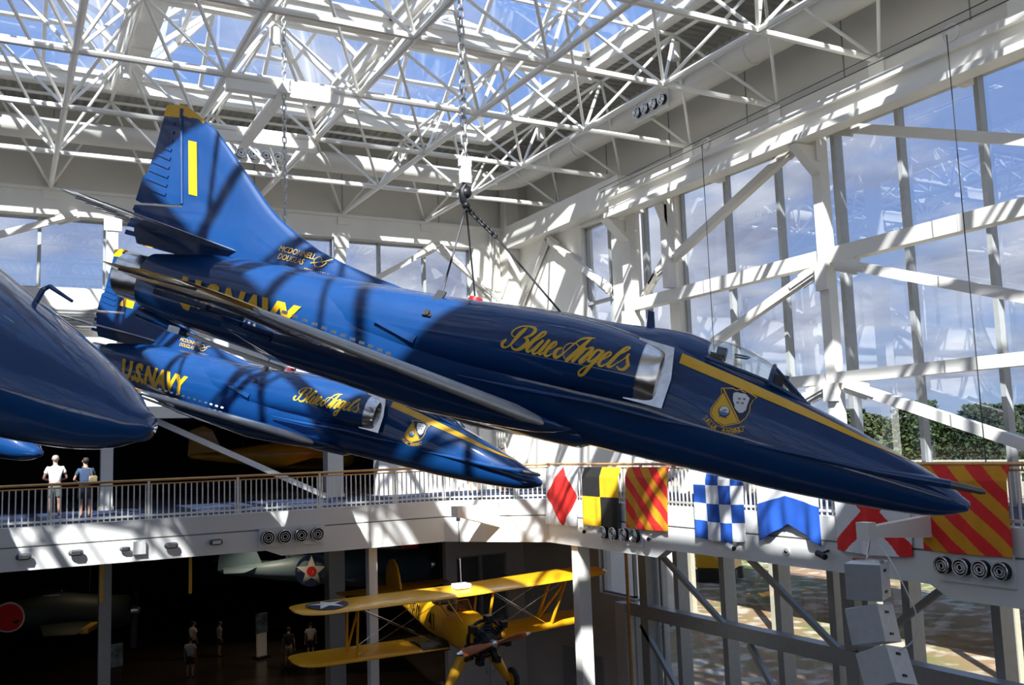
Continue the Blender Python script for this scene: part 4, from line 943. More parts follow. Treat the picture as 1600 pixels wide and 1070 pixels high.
# ================================================================== yellow biplane
def make_biplane():
    B = thing('biplane', (0, 0, 0), 'yellow training biplane hanging under the balcony', 'aircraft')
    rings = []
    for s, w, t, b_ in ((.45, .44, .44, -.44), (.8, .50, .50, -.52), (1.5, .50, .54, -.56), (2.4, .47, .50, -.56), (3.6, .42, .50, -.52), (4.8, .30, .38, -.38), (6, .19, .26, -.2), (7.0, .08, .2, -.02)):
        rings.append([(-s, *se(w, t, b_, 2 * PI * k / 24, 2.4)) for k in range(24)])
    fu = MB().loft(rings).build('fuselage', STEARY, B, angle=50)
    m = MB()
    for s in (2.1, 3.15): m.tube([(-s + .42 * math.cos(a), .27 * math.sin(a), .50) for a in [2 * PI * k / 18 for k in range(18)]], .035, 6, closed=True)
    m.build('cockpit_rim', RUBBER, fu)
    m = MB()
    for s in (2.1, 3.15): m.loft([[(-s + .4 * math.cos(a), .26 * math.sin(a), z) for a in [2 * PI * k / 18 for k in range(18)]] for z in (.515, .50)])
    m.build('cockpit_opening', DUCTM, fu)
    for s in (1.7, 2.75):
        m = MB(); pts = [(-s, -.26, .46), (-s - .18, -.2, .78), (-s - .18, .2, .78), (-s, .26, .46)]; m.add(pts, [(0, 1, 2, 3)]); m.build('windscreen', CANGLASS, B, fix=False)
        m = MB(); m.tube(pts, .015, 6); m.build('windscreen_frame', STEARY, B)
    def wing(y0, y1, le0, le1, ch, z0, z1, name):
        w = MB().loft(foil(Vector((-le0, y0, z0)), Vector((-le0 - ch, y0, z0)), Vector((-le1, y1, z1)), Vector((-le1 - ch, y1, z1)), .16, .12, 10, 6)).build(name, STEARY, B, angle=50)
        return w
    uw = {}
    for sd_ in (-1, 1):
        def roundwing(le, z, yy0, yy1, dz, nm):
            rg = []
            for t in [0, .25, .5, .75, .88, .94, .98, 1]:
                y = sd_ * (yy0 + (yy1 - yy0) * t); sh = 0 if t < .85 else (1 - math.sqrt(max(0, 1 - ((t - .85) / .15) ** 2))) * .62
                ch = 1.5; rg.append(foil(Vector((-le - sh * .9, y, z + dz * t)), Vector((-le - ch + sh * .5, y, z + dz * t)), Vector((-le, y + .01, z)), Vector((-le - ch, y + .01, z)), .25 * (1 - .5 * (sh / .62)), .1, 9, 1, False)[0])
            return MB().loft(rg).build(nm, STEARY, B, angle=50)
        u = roundwing(1.15, 1.05, 0.0, 4.9, .06, 'upper_wing'); uw[sd_] = u
        lw = roundwing(1.75, -.50, .45, 4.75, .12, 'lower_wing')
        m = MB(); m.loft([[(-x, sd_ * y, -.50 + .02 + (.14 if 1.9 < x < 2.9 else .03)) for x in (1.8, 2.0, 2.4, 2.9, 3.2)] + [(-x, sd_ * y, -.56) for x in (3.2, 1.8)] for y in (.42, 1.25)]); m.build('walkway', BLACK, lw)
        for s0, s1 in ((1.45, 2.05), (2.25, 2.85)):
            m = MB(); m.beam((-s0, sd_ * 3.3, 1.05), (-s1, sd_ * 3.1, -.45), .035, .10, up=(1, 0, 0)); m.build('interplane_strut', STEARY, B)
        m = MB(); m.beam((-1.45, sd_ * 3.3, 1.05), (-2.85, sd_ * 3.1, -.45), .03, .07, up=(1, 0, 0)); m.build('interplane_strut', STEARY, B)
        for s0, s1 in ((1.35, 1.0), (2.35, 1.9)):
            m = MB(); m.beam((-s0, sd_ * .75, 1.02), (-s1, sd_ * .42, .38), .03, .08, up=(1, 0, 0)); m.build('cabane_strut', STEARY, B)
        m = MB()
        for q in (((-1.4, sd_ * .8, 1.0), (-2.2, sd_ * 3.1, -.42)), ((-2.3, sd_ * .8, 1.0), (-2.7, sd_ * 3.1, -.42)), ((-1.9, sd_ * .5, -.48), (-1.5, sd_ * 3.25, 1.02)), ((-2.8, sd_ * .5, -.48), (-2.3, sd_ * 3.25, 1.02))): m.tube(q, .009, 5)
        m.build('bracing_wire', CHROME, B)
        m = MB().loft(foil(Vector((-6.0, sd_ * .05, .20)), Vector((-7.25, sd_ * .05, .20)), Vector((-6.5, sd_ * 1.95, .20)), Vector((-7.15, sd_ * 1.95, .20)), .07, .05, 6, 5)).build('tailplane', STEARY, B, angle=50)
        m = MB(); m.tube([(-.95, sd_ * .35, -.4), (-.95, sd_ * .72, -.95), (-.95, sd_ * .98, -1.38)], [.17, .15, .09], 10); lg = m.build('landing_leg', STEARY, B, angle=60)
        m = MB(); m.tube([(-.95, sd_ * 1.0, -1.4), (-.95, sd_ * 1.16, -1.4)], .06, 10); m.build('axle', STEARY, lg)
        m = MB(); m.tube([(-.95 + .25 * math.cos(a), sd_ * 1.12, -1.4 + .25 * math.sin(a)) for a in [2 * PI * k / 20 for k in range(20)]], .085, 8, closed=True); wh = m.build('tyre', RUBBER, B, angle=60)
        m = MB(); m.tube([(-.95, sd_ * 1.06, -1.4), (-.95, sd_ * 1.18, -1.4)], .19, 16); m.build('hub_cap', STEARY, wh)
    m = MB(); m.prism([(-6.2, .2), (-6.35, .6), (-6.55, .95), (-6.85, 1.12), (-7.15, 1.05), (-7.4, .75), (-7.45, .3), (-7.35, .05), (-7.0, .0)], -.03, .03, 1); m.build('tail_fin', STEARY, B)
    m = MB(); m.tube([(-6.9, 0, -.05), (-7.05, 0, -.3)], .03, 6); m.tube([(-7.05, -.04, -.34), (-7.05, .04, -.34)], .12, 12); m.build('tail_wheel', RUBBER, B)
    # radial engine
    e = MB(); e.tube([(-.5, 0, 0), (-.3, 0, 0), (-.18, 0, 0), (-.08, 0, 0)], [.42, .26, .22, .10], 18); en = e.build('engine_crankcase', ENG, B, angle=60)
    for k in range(7):
        a = 2 * PI * k / 7 + PI / 2; c, s_ = math.cos(a), math.sin(a)
        m = MB(); pts = []; rs = []
        for i in range(10): pts.append((-.32, (.2 + .042 * i) * c, (.2 + .042 * i) * s_)); rs.append(.115 if i % 2 else .085)
        m.tube(pts, rs, 10); m.box((-.44, .6 * c - .08, .6 * s_ - .08), (-.2, .6 * c + .08, .6 * s_ + .08)); m.tube([(-.2, .2 * c + .06 * s_, .2 * s_ - .06 * c), (-.2, .62 * c + .06 * s_, .62 * s_ - .06 * c)], .014, 5)
        m.build('cylinder', ENG, en, angle=30)
    m = MB(); m.tube([(-.55, .5 * math.cos(a), .5 * math.sin(a)) for a in [2 * PI * k / 24 for k in range(24)]], .05, 8, closed=True); m.tube([(-.5, -.4, -.45), (-.9, -.45, -.62)], .06, 8); m.build('exhaust_collector', ENG, en)
    # wooden propeller, one blade to each side
    m = MB(); ang = math.radians(6)
    for sg_ in (-1, 1):
        R = []
        for t, w, th, tw in ((0, .07, .055, .6), (.15, .065, .05, .9), (.35, .10, .035, .7), (.6, .12, .022, .45), (.85, .10, .014, .3), (1.0, .035, .008, .25)):
            q = []; r_ = 1.12 * t
            for k in range(12):
                a = 2 * PI * k / 12; u = w * math.cos(a); v = th * math.sin(a); fx = u * math.sin(tw) * sg_ + v * math.cos(tw); fz = u * math.cos(tw) - v * math.sin(tw) * sg_
                y = sg_ * r_; q.append((.02 + fx, y * math.cos(ang) - fz * math.sin(ang), y * math.sin(ang) + fz * math.cos(ang)))
            R.append(q)
        m.loft(R)
    pr = m.build('propeller', WOODP, B, angle=60)
    for sg_ in (-1, 1):
        m = MB(); m.tube([(.02, sg_ * .98 * math.cos(ang), sg_ * .98 * math.sin(ang)), (.02, sg_ * 1.13 * math.cos(ang), sg_ * 1.13 * math.sin(ang))], [.075, .03], 8); m.build('brass_tip', CHROME, pr)
    m = MB(); m.tube([(-.08, 0, 0), (.07, 0, 0), (.12, 0, 0)], [.10, .09, .04], 14); m.build('propeller_hub', CHROME, B)
    # lettering and star
    D = Decal(); D.text('NAVY', 4.85, -.12, .38, width=.95, bold=.012); D.text('41', 3.2, -.22, .48, width=.42, bold=.012)
    D.build('side_lettering', BLACK, B, place=lambda vs: [(-s, -(lerp([(.45, .44), (.8, .50), (1.5, .50), (2.4, .47), (3.6, .42), (4.8, .30), (6, .19)], s) + .006), z) for s, z, l in vs])
    D = Decal(); D.disk(1.9, -4.0, .56, 0, 0, 28)
    st = [(1.9 + (.54 if i % 2 == 0 else .21) * math.cos(2 * PI * i / 10), -4.0 + (.54 if i % 2 == 0 else .21) * math.sin(2 * PI * i / 10)) for i in range(10)]; D.poly(st, 1, 1)
    D.build('star_roundel', [NAVYM, WHT], B, place=lambda vs: [(-s, y, 1.05 + .06 * abs(y) / 4.9 + .005 + l * .004 + .085 * (1 - ((s - 1.75) / .85) ** 2)) for s, y, l in vs])
    return B
bp_ = make_biplane(); pose(bp_, -1.543, -.079, .019, (11.78, 23.144, -3.59))
# suspension cable of the biplane
t = thing('suspension_cable', (12.05, 25.74, -.5), 'thin steel cable from the corner bracket arm to the upper wing of the biplane', 'cable')
MB().tube([(0, 0, 0), (0, -.03, -1.1)], .012, 6).build('upper_wire', CABLE, t)
MB().tube([(0, -.03, -1.1), (-0.342, -0.796, -1.714)], .012, 6).build('lower_wire', CHROME, t)
MB().box((-0.562, -0.996, -1.824), (-0.122, -0.596, -1.704)).build('wing_clamp', WHT, t)

# ================================================================== signal flags
def flag(y0, y1, z0, z1, pat, mats, label, notch=0, n=150, amp=.035, seed=0, sag=.02):
    """hangs against the right fascia from the rail; pat(u, v) -> material index, u along, v down"""
    m = MB(); nz = 130; rnd = random.Random(seed); ph = [rnd.uniform(0, 6) for _ in range(4)]
    for k in range(nz + 1):
        v = k / nz
        for i in range(n + 1):
            u = i / n; zz = z0 + (z1 - z0) * v
            if notch: zz = z0 + (z1 - z0) * v * (1 - notch * (1 - abs(2 * u - 1)))
            zz -= sag * math.sin(PI * u) * v
            fold = amp * (.25 + v) * (math.sin(u * 19 + ph[0]) * .6 + math.sin(u * 31 + ph[1] + v * 1.5) * .3 + math.sin(u * 7 + ph[2] + v * 2) * .5)
            x = 14.93 - .10 * (0 if v < .02 else 1) * min(1, v * 6) - .045 - fold * min(1, .3 + v) - .03 * v
            yy = y0 + (y1 - y0) * u + .02 * math.sin(v * 5 + ph[3]) * v
            m.v.append((x, yy, zz))
    for k in range(nz):
        for i in range(n):
            a = k * (n + 1) + i; m.f.append((a, a + 1, a + n + 2, a + n + 1)); m.m.append(pat((i + .5) / n, (k + .5) / nz))
    o = m.build('signal_flag', mats, angle=180, fix=False)
    so = o.modifiers.new('thickness', 'SOLIDIFY'); so.thickness = .006
    return tag(o, label, 'flag', 'signal flags along the right balcony rail')
stripes = lambda c, ph, k: (lambda u, v: int(math.floor((u - v * k) * c + ph)) % 2)
flag(25.15, 23.36, 1.0, -.72, lambda u, v: 1 if abs(u - .5) + abs(v - .5) < .5 else 0, [F_WHITE, F_RED], 'white signal flag with a red diamond, first from the left', seed=1)
flag(23.1, 21.27, .99, -.64, lambda u, v: (0 if (u < .5) == (v < .5) else 1), [F_BLK, F_YEL], 'signal flag quartered black and yellow, second from the left', seed=2, amp=.022)
flag(20.95, 19.15, 1.0, -.60, stripes(5.0, .5, 1.0), [F_ORG, F_RED], 'red and yellow diagonally striped flag with round nozzles at its left', seed=3, amp=.02)
flag(18.1, 16.36, 1.0, -.66, lambda u, v: (int(u * 4) + int(v * 4)) % 2, [F_WHITE, F_BLUE], 'blue and white checkered signal flag', seed=4, sag=.05)
flag(15.95, 14.15, 1.0, -.60, lambda u, v: 0 if v < .5 else 1, [F_WHITE, F_BLUE], 'white over blue swallowtail signal flag hung on its side', notch=.26, seed=5, sag=0)
flag(13.75, 11.98, 1.0, -.62, lambda u, v: 1 if (abs(u - v) < .13 or abs(u + v - 1) < .13) else 0, [F_WHITE, F_RED], 'white signal flag with a red diagonal cross behind the bracket arm', seed=6, sag=.04)
flag(11.70, 9.98, 1.05, -.46, stripes(5.0, .5, 1.0), [F_ORG, F_RED], 'red and yellow diagonally striped flag behind the jet nose, at far right', seed=7, amp=.018)

# ================================================================== loudspeakers on their arm
t = thing('bracket_arm', (14.85, 11.6, -.02), 'white tapered bracket arm above the hanging loudspeakers', 'bracket', rot=(0, 0, PI))
b = MB(); b.prism([(0, .18), (1.62, .08), (1.62, -.10), (0, -.22)], -.09, .09, 1); b.build('arm', WHITE, t); MB().box((1.55, -.13, -.15), (1.75, .13, .16)).build('end_plate', WHITE, t)
def speaker(loc, rx, rz, ry, label):
    t = thing('loudspeaker', loc, label, 'loudspeaker', 'white loudspeakers hung in a column', rot=(rx, ry, rz))
    b = MB(); b.prism([(-.32, -.28), (.32, -.28), (.32, .30), (-.32, .30)], -.31, .31, 2); o = b.build('cabinet', unit_mat('speaker_white_paint', (.80, .84, .86), .5), t, angle=30)
    bv = o.modifiers.new('bevel', 'BEVEL'); bv.width = .012; bv.segments = 2
    MB().box((-.33, -.30, -.30), (-.315, .30, .30)).build('front_grille', MULL, t)
    for dz in (.18, -.18):
        MB().box((.32, -.06, dz - .025), (.335, .06, dz + .025)).build('handle_recess', BLACK, t)
        MB().box((-.06, -.30, dz - .02), (.05, -.28, dz + .02)).build('rigging_track', BLACK, t)
    return t
speaker((13.3, 11.72, -.86), 0, .45, 0, 'topmost white loudspeaker of the hanging column')
speaker((13.3, 11.68, -1.62), math.radians(-14), .25, math.radians(10), 'middle white loudspeaker, tilted, in the hanging column')
speaker((13.25, 11.42, -2.3), math.radians(-24), .1, math.radians(14), 'lowest white loudspeaker, tilted most, cut off by the bottom edge')
b = MB(); b.tube([(13.3, 11.6, -.1), (13.3, 11.72, -.5)], .014, 6); b.box((13.25, 11.4, -.55), (13.35, 12.0, -.50)); tag(b.build('speaker_hanger', CHROME), 'short hanger and bar over the topmost loudspeaker', 'hanger')
pts = catmull([(13.3, 11.55, -.12, 0), (13.3, 11.25, -.45, 0), (13.4, 11.02, -1.0, 0), (13.5, 10.95, -1.4, 0), (13.5, 11.05, -1.8, 0), (13.4, 11.3, -2.0, 0)], 6)
tag(MB().tube([p[:3] for p in pts], .014, 6).build('speaker_lead', WHT), 'white lead looping from the bracket arm down beside the loudspeakers', 'cable')

# ================================================================== wires along the window wall
for q, r, lab in (((17.2, 25, 9.86), (17.2, 3, 10.12), 'lower of the two long black ropes above the runway beam'), ((17.1, 25, 9.95), (17.1, 3, 10.3), 'upper of the two long black ropes above the runway beam')):
    tag(MB().tube([q, r], .012, 6).build('hoist_rope', CABLE), lab, 'rope')
for y, x, lab in ((19.9, 17.2, 'thin black wire hanging before the windows left of the middle column'), (12.05, 17.2, 'thin black wire hanging before the windows near the right edge')):
    t = thing('hanging_wire', (x, y, 9.9), lab, 'wire')
    MB().tube([(0, 0, 0), (0, -.03, -9.85)], .011, 6).build('wire', CABLE, t)
    MB().tube([(.15, .17 * math.cos(a), .06 + .17 * math.sin(a)) for a in [2 * PI * k / 20 for k in range(20)]], .035, 6, closed=True).build('pulley_wheel', WHITE, t)

# ================================================================== people
def skin_body(name, segs, parent, m, start=0, sub=2):
    """segs: list of chains [(point, radius), ...]; shared points merge"""
    vs = []; rs = []; es = []; idx = {}
    for ch in segs:
        prev = None
        for p, r in ch:
            k = tuple(round(c, 3) for c in p)
            if k not in idx: idx[k] = len(vs); vs.append(p); rs.append(r)
            if prev is not None and prev != idx[k]: es.append((prev, idx[k]))
            prev = idx[k]
    me = bpy.data.meshes.new(name); me.from_pydata(vs, es, []); o = bpy.data.objects.new(name, me); COL.objects.link(o)
    sk = o.modifiers.new('skin', 'SKIN'); sk.use_smooth_shade = True
    sv = me.skin_vertices[0].data
    for i, r in enumerate(rs): sv[i].radius = (r, r * .85) if not isinstance(r, tuple) else r; sv[i].use_root = (i == start)
    ss = o.modifiers.new('sub', 'SUBSURF'); ss.levels = sub; ss.render_levels = sub
    me.materials.append(m)
    if parent: o.parent = parent
    return o
def person(loc, rz, label, shirt, shorts, hair, H=1.75, arm='rail', skirt=False, bag=None, hat=False, shoes=RUBBER):
    k = H / 1.75; P = thing('person', loc, label, 'person', rot=(0, 0, rz)); V = lambda x, y, z: (x * k, y * k, z * k)
    # the figure faces local -y
    pel = (V(0, 0, .95), .155 * k); ch = (V(0, 0, 1.30), .165 * k); nk = (V(0, -.01, 1.50), .06 * k)
    chains = [[pel, (V(0, 0, 1.12), .14 * k), ch, (V(0, 0, 1.42), .12 * k), nk, (V(0, -.03, 1.58), .065 * k), (V(0, -.03, 1.66), .085 * k), (V(0, -.03, 1.72), .06 * k)]]
    hands = []
    for s in (-1, 1):
        chains.append([pel, (V(.10 * s, 0, .86), .10 * k), (V(.11 * s, -.01, .50), .065 * k), (V(.11 * s, .01, .28), .055 * k), (V(.11 * s, .02, .09), .038 * k), (V(.12 * s, -.05, .04), .036 * k), (V(.13 * s, -.15, .03), .03 * k)])
        if arm == 'rail': el, ha = V(.30 * s, -.08, 1.12), V(.17 * s, -.30, 1.06)
        elif arm == 'face' and s > 0: el, ha = V(.28 * s, -.18, 1.20), V(.08 * s, -.18, 1.55)
        else: el, ha = V(.25 * s, .02, 1.10), V(.26 * s, -.06, .86)
        hd = Vector(ha); dr = (hd - Vector(el)).normalized()
        chains.append([ch, (V(.19 * s, 0, 1.40), .058 * k), (el, .042 * k), (tuple(hd), .028 * k), (tuple(hd + dr * .07), .032 * k)])
        hands.append((hd + dr * .08, dr, s))
    skin_body('body', chains, P, SKIN)
    for c, d, s in hands:       # five curled fingers on each hand
        x = d.cross(Vector((0, 0, 1))).normalized() if abs(d.z) < .95 else Vector((0, 1, 0)); f = MB()
        for i in range(4):
            b_ = c + x * (.02 * (i - 1.5)); f.tube([b_, b_ + d * .045, b_ + d * .065 + Vector((0, 0, -.03))], [.010, .009, .007], 6)
        f.tube([c - d * .03 + x * .035 * -s, c + x * .05 * -s + d * .02], [.011, .008], 6); f.build('fingers', SKIN, P, angle=60)
    g = 1.0
    sh = [[(V(0, 0, .93), .175 * k), (V(0, 0, 1.12), .165 * k), (V(0, 0, 1.30), .19 * k), (V(0, 0, 1.43), .13 * k), (V(0, -.01, 1.50), .075 * k)]]
    for s in (-1, 1): sh.append([(V(0, 0, 1.30), .19 * k), (V(.19 * s, 0, 1.40), .085 * k), (V(.25 * s, -.03, 1.24), .075 * k)])
    skin_body('shirt', sh, P, shirt)
    if skirt: m = MB(); m.loft([[(r * math.cos(a) * k, r * .8 * math.sin(a) * k, z * k) for a in [2 * PI * i / 16 for i in range(16)]] for r, z in ((.17, 1.0), (.2, .85), (.23, .55))]); m.build('skirt', shorts, P, angle=60)
    else:
        sh = [[(V(0, 0, 1.0), .165 * k), (V(0, 0, .90), .17 * k)]]
        for s in (-1, 1): sh.append([(V(0, 0, .90), .17 * k), (V(.10 * s, 0, .78), .115 * k), (V(.11 * s, -.005, .55), .10 * k)])
        skin_body('shorts', sh, P, shorts)
    m = MB(); m.ball(V(0, .012, 1.685), .100 * k, 8, sc=(.92, 1.02, .95)); m.build('hair', hair, P, angle=80)
    m = MB(); m.ball(V(0, -.045, 1.655), .085 * k, 8, sc=(.9, 1, 1.15)); m.ball(V(0, -.135, 1.65), .018 * k, 5)
    for s in (-1, 1): m.ball(V(.088 * s, -.03, 1.66), .022 * k, 5, sc=(.5, 1, 1.3))
    m.build('face', SKIN, P, angle=80)
    m = MB()
    for s in (-1, 1): m.ball(V(.03 * s, -.122, 1.675), .010 * k, 5)
    m.box(V(-.022, -.128, 1.605), V(.022, -.118, 1.613)); m.build('eyes_and_mouth', BLACK, P)
    m = MB()
    for s in (-1, 1): m.ball(V(.12 * s, -.07, .035), .07 * k, 6, sc=(.7, 1.9, .6))
    m.build('shoes', shoes, P, angle=80)
    if bag:
        m = MB(); m.box(V(-.30, .06, .98), V(-.06, .20, 1.22)); o = m.build('shoulder_bag', bag, P); o.modifiers.new('b', 'BEVEL').width = .03
        m = MB(); m.tube([V(-.18, .13, 1.2), V(-.1, .15, 1.42), V(.1, .02, 1.5), V(-.05, -.14, 1.35)], .012, 6); m.build('bag_strap', bag, P)
    return P
GREYH = unit_mat('grey_hair', (.35, .30, .26), .8); DARKH = unit_mat('dark_hair', (.02, .015, .012), .7); TEAL = unit_mat('denim_blue_cloth', (.03, .055, .11), .8)
SHW = unit_mat('white_cotton', (.72, .70, .68), .8); OLIVE = unit_mat('grey_green_shorts', (.09, .10, .09), .8); KH = unit_mat('khaki_cloth', (.34, .25, .15), .8); BLK2 = unit_mat('dark_cloth', (.02, .018, .02), .8); TAN = unit_mat('tan_leather', (.22, .16, .08), .6)
person((1.45, 31.2, 0), PI * .98, 'person in a white t-shirt and dark shorts at the far railing, turned away', SHW, OLIVE, GREYH, 1.84, shoes=WHT)
person((2.25, 30.9, 0), PI * 1.05, 'person in a dark blue jacket with a shoulder bag beside the white t-shirt', TEAL, BLK2, DARKH, 1.74, skirt=True, bag=TAN)
person((14.9, 30.4, 0), 2.6, 'person on the far balcony whose legs show under the second jet nose', KH, KH, DARKH, 1.75)
person((15.9, 30.1, 0), 1.9, 'person partly hidden behind the second jet nose tip, legs in view', SHW, KH, GREYH, 1.72)
person((7.6, 44.6, -8), 2.6, 'person in a white shirt and dark shorts nearest on the lower floor', SHW, BLK2, DARKH, 1.72, 'down')
person((8.4, 48.6, -8), 2.0, 'person in a white shirt touching their face, behind the nearest one below', SHW, BLK2, DARKH, 1.75, 'face')
person((9.6, 48.3, -8), 1.6, 'person in a pale blue top and dark shorts on the lower floor', unit_mat('pale_blue_cloth', (.22, .32, .36), .8), BLK2, DARKH, 1.66, 'down')
person((11.75, 43.7, -8), 2.8, 'person in a dark shirt and khaki shorts below the biplane wing', BLK2, KH, DARKH, 1.8, 'down')
person((13.1, 44.8, -8), 2.9, 'person in a white t-shirt beside the khaki shorts, lower floor', SHW, BLK2, DARKH, 1.7, 'down')

# information stands on the lower floor
def stand(loc, rz, label, top):
    t = thing('display_stand', loc, label, 'sign', rot=(0, 0, rz))
    MB().box((-.35, -.25, 0), (.35, .25, .12)).build('base', BLACK, t); MB().box((-.27, -.05, .12), (.27, .05, 1.2)).build('lower_panel', WHT if top else BLK2, t)
    MB().box((-.30, -.07, 1.2), (.30, .05, 2.1)).build('upper_panel', unit_mat('poster_blue_grey', (.12, .17, .22), .6, noise=.7, scale=4), t)
    return t
stand((11.2, 46.5, -8), .4, 'tall sign stand with a pale lower panel, left of the khaki shorts', True)
stand((4.35, 43, -8), .3, 'tall dark sign stand at the bottom edge, lower hall', False)

# ================================================================== aircraft stored in the dark hall
def old_plane(loc, rot, sc, label, body, under, roundel=None, tip=None, biplane=False, prop=True):
    A = thing('stored_aircraft', loc, label, 'aircraft', rot=rot)
    R = []
    for s, w, t_, b_ in ((0, .48, .48, -.48), (.15, .62, .62, -.62), (1.2, .68, .68, -.70), (2.6, .62, .85, -.72), (4, .5, .62, -.55), (6, .28, .35, -.25), (7.6, .08, .2, .0)):
        R.append([(-s * sc, *[q * sc for q in se(w, t_, b_, 2 * PI * k / 20, 2.2)]) for k in range(20)])
    fu = MB().loft(R).build('fuselage', body, A, angle=60)
    m = MB(); m.ball((-2.9 * sc, 0, .72 * sc), .45 * sc, 8, sc=(1.6, .7, .8)); m.build('cockpit_canopy', CANGLASS, A, angle=80)
    for sd_ in (-1, 1):
        for z, y1 in (((-.35, 5.2),) if not biplane else ((-.5, 4.4), (1.0, 4.8))):
            w = MB().loft(foil(Vector((-1.2, sd_ * .3, z)) * sc, Vector((-3.3, sd_ * .3, z)) * sc, Vector((-1.7, sd_ * y1, z + .35)) * sc, Vector((-2.8, sd_ * y1, z + .35)) * sc, .3, .1, 8, 6)).build('wing', body, A, angle=50)
        if tip:
            m = MB(); m.beam(Vector((-1.28, sd_ * 1.0, -.33)) * sc, Vector((-1.55, sd_ * 4.0, -.10)) * sc, .16, .26, up=(1, 0, 0)); m.build('leading_edge_band', tip, w)
        MB().loft(foil(Vector((-6.3, sd_ * .1, .2)) * sc, Vector((-7.5, sd_ * .1, .2)) * sc, Vector((-6.7, sd_ * 1.8, .2)) * sc, Vector((-7.4, sd_ * 1.8, .2)) * sc, .1, .05, 6, 4)).build('tailplane', body, A, angle=50)
    m = MB(); m.prism([(-6.1 * sc, .2 * sc), (-6.6 * sc, 1.3 * sc), (-7.0 * sc, 1.5 * sc), (-7.6 * sc, 1.3 * sc), (-7.7 * sc, .1 * sc)], -.05, .05, 1); m.build('tail_fin', body, A)
    m = MB(); m.tube([(0, 0, 0), (.25 * sc, 0, 0), (.4 * sc, 0, 0)], [.25 * sc, .2 * sc, .05], 14); m.build('spinner', CHROME, A, angle=80)
    if prop:
        for k in range(3):
            a = 2 * PI * k / 3 + .5; m = MB(); m.beam((.15, 0, 0), (.15, 1.5 * sc * math.cos(a), 1.5 * sc * math.sin(a)), .05, .22, up=(1, 0, 0)); m.build('propeller_blade', ENG, A)
    for q in ((-1.6 * sc, 0), (-5.2 * sc, 0)):
        top = (3.1 if loc[2] > 0 else -1.02) - loc[2]
        m = MB(); m.tube([(q[0], 0, .3 * sc), (q[0], 0, top)], .015, 5); m.build('hanging_wire', CABLE, A)
    if roundel:
        D = Decal(); s0 = 4.4 * sc; r = .58 * sc
        if roundel == 'star':
            D.disk(s0, 0, r, 0, 0, 32); D.poly([(s0 + (r * .98 if i % 2 == 0 else r * .40) * math.cos(PI / 2 + 2 * PI * i / 10), (r * .98 if i % 2 == 0 else r * .40) * math.sin(PI / 2 + 2 * PI * i / 10)) for i in range(10)], 1, 1); D.disk(s0, 0, r * .3, 2, 2, 20)
        else: D.disk(s0, 0, r, 1, 0, 32); D.disk(s0, 0, r * .9, 2, 1, 32)
        sidew = [(q[0] * sc, q[1] * sc) for q in ((2.6, .62), (4, .5), (6, .28))]
        D.build('side_roundel', [NAVYM, WHT, F_RED], A, place=lambda vs: [(-s, -(lerp(sidew, s) * 1.0 * max(.1, 1 - (abs(z - .03) / (.66 * sc)) ** 2.2) ** (1 / 2.2) + .03 + .01 * l), z) for s, z, l in vs])
    return A
GB = unit_mat('blue_grey_aircraft_paint', (.13, .20, .25), .45); DG = unit_mat('dark_green_aircraft_paint', (.008, .014, .010), .6)
old_plane((16.6, 38.6, -3.35), (0, 0.02, -.25), 1.15, 'pale blue-grey aircraft with a star roundel behind the biplane in the lower hall', GB, GB, 'star')
old_plane((4.6, 40.0, -4.15), (0, .04, -.12), .95, 'dark green aircraft with a red disc in the lower hall at left', DG, DG, 'disc', YEL)
old_plane((13.0, 47, -3.6), (0, 0, -1.9), .8, 'small blue-grey aircraft far back in the lower hall', GB, GB, None, prop=False)
old_plane((14.5, 42.5, 1.6), (0, 0, -.1), .95, 'dim yellow biplane in the dark bay behind the far balcony', STEARY, STEARY, None, biplane=True)
for pxx, lab in ((2.52, 'left yellow strap hanging under the far fascia'), (4.9, 'right yellow strap hanging under the far fascia')):
    m = MB(); m.box((pxx * 1.02, 29.6, -2.35), (pxx * 1.02 + .09, 29.63, -.95)); tag(m.build('lifting_strap', YEL), lab, 'strap', 'yellow lifting straps')
# striped flag hung in the lower hall
m = MB(); 
for k in range(9): m.box((15.9, 40.0, -2.35 - k * .2), (16.7, 40.03, -2.35 - (k + 1) * .2), k % 2)
tag(m.build('striped_banner', [F_WHITE, F_RED]), 'red and white striped banner behind the biplane tail', 'banner')

# ================================================================== outside
GR = bpy.data.materials.new('sandy_lawn'); GR.use_nodes = True; nt = GR.node_tree; bs = nt.nodes['Principled BSDF']; bs.inputs['Roughness'].default_value = .95
tcx = N(nt, 'ShaderNodeTexCoord'); n1 = N(nt, 'ShaderNodeTexNoise'); n1.inputs['Scale'].default_value = .09; n1.inputs['Detail'].default_value = 6; LK(nt, tcx.outputs['Object'], n1.inputs['Vector'])
n2 = N(nt, 'ShaderNodeTexNoise'); n2.inputs['Scale'].default_value = .9; n2.inputs['Detail'].default_value = 8; LK(nt, tcx.outputs['Object'], n2.inputs['Vector'])
r1 = N(nt, 'ShaderNodeValToRGB'); LK(nt, n1.outputs['Fac'], r1.inputs[0]); r1.color_ramp.elements[0].position = .42; r1.color_ramp.elements[0].color = (.16, .17, .05, 1); r1.color_ramp.elements[1].position = .58; r1.color_ramp.elements[1].color = (.33, .19, .10, 1)
r2 = N(nt, 'ShaderNodeValToRGB'); LK(nt, n2.outputs['Fac'], r2.inputs[0]); r2.color_ramp.elements[0].position = .50; r2.color_ramp.elements[0].color = (0, 0, 0, 1); r2.color_ramp.elements[1].position = .62; r2.color_ramp.elements[1].color = (1, 1, 1, 1)
mm = N(nt, 'ShaderNodeMix', data_type='RGBA'); LK(nt, r2.outputs[0], mm.inputs['Factor']); LK(nt, r1.outputs[0], mm.inputs[6]); mm.inputs[7].default_value = (.50, .43, .33, 1); LK(nt, mm.outputs[2], bs.inputs['Base Color'])
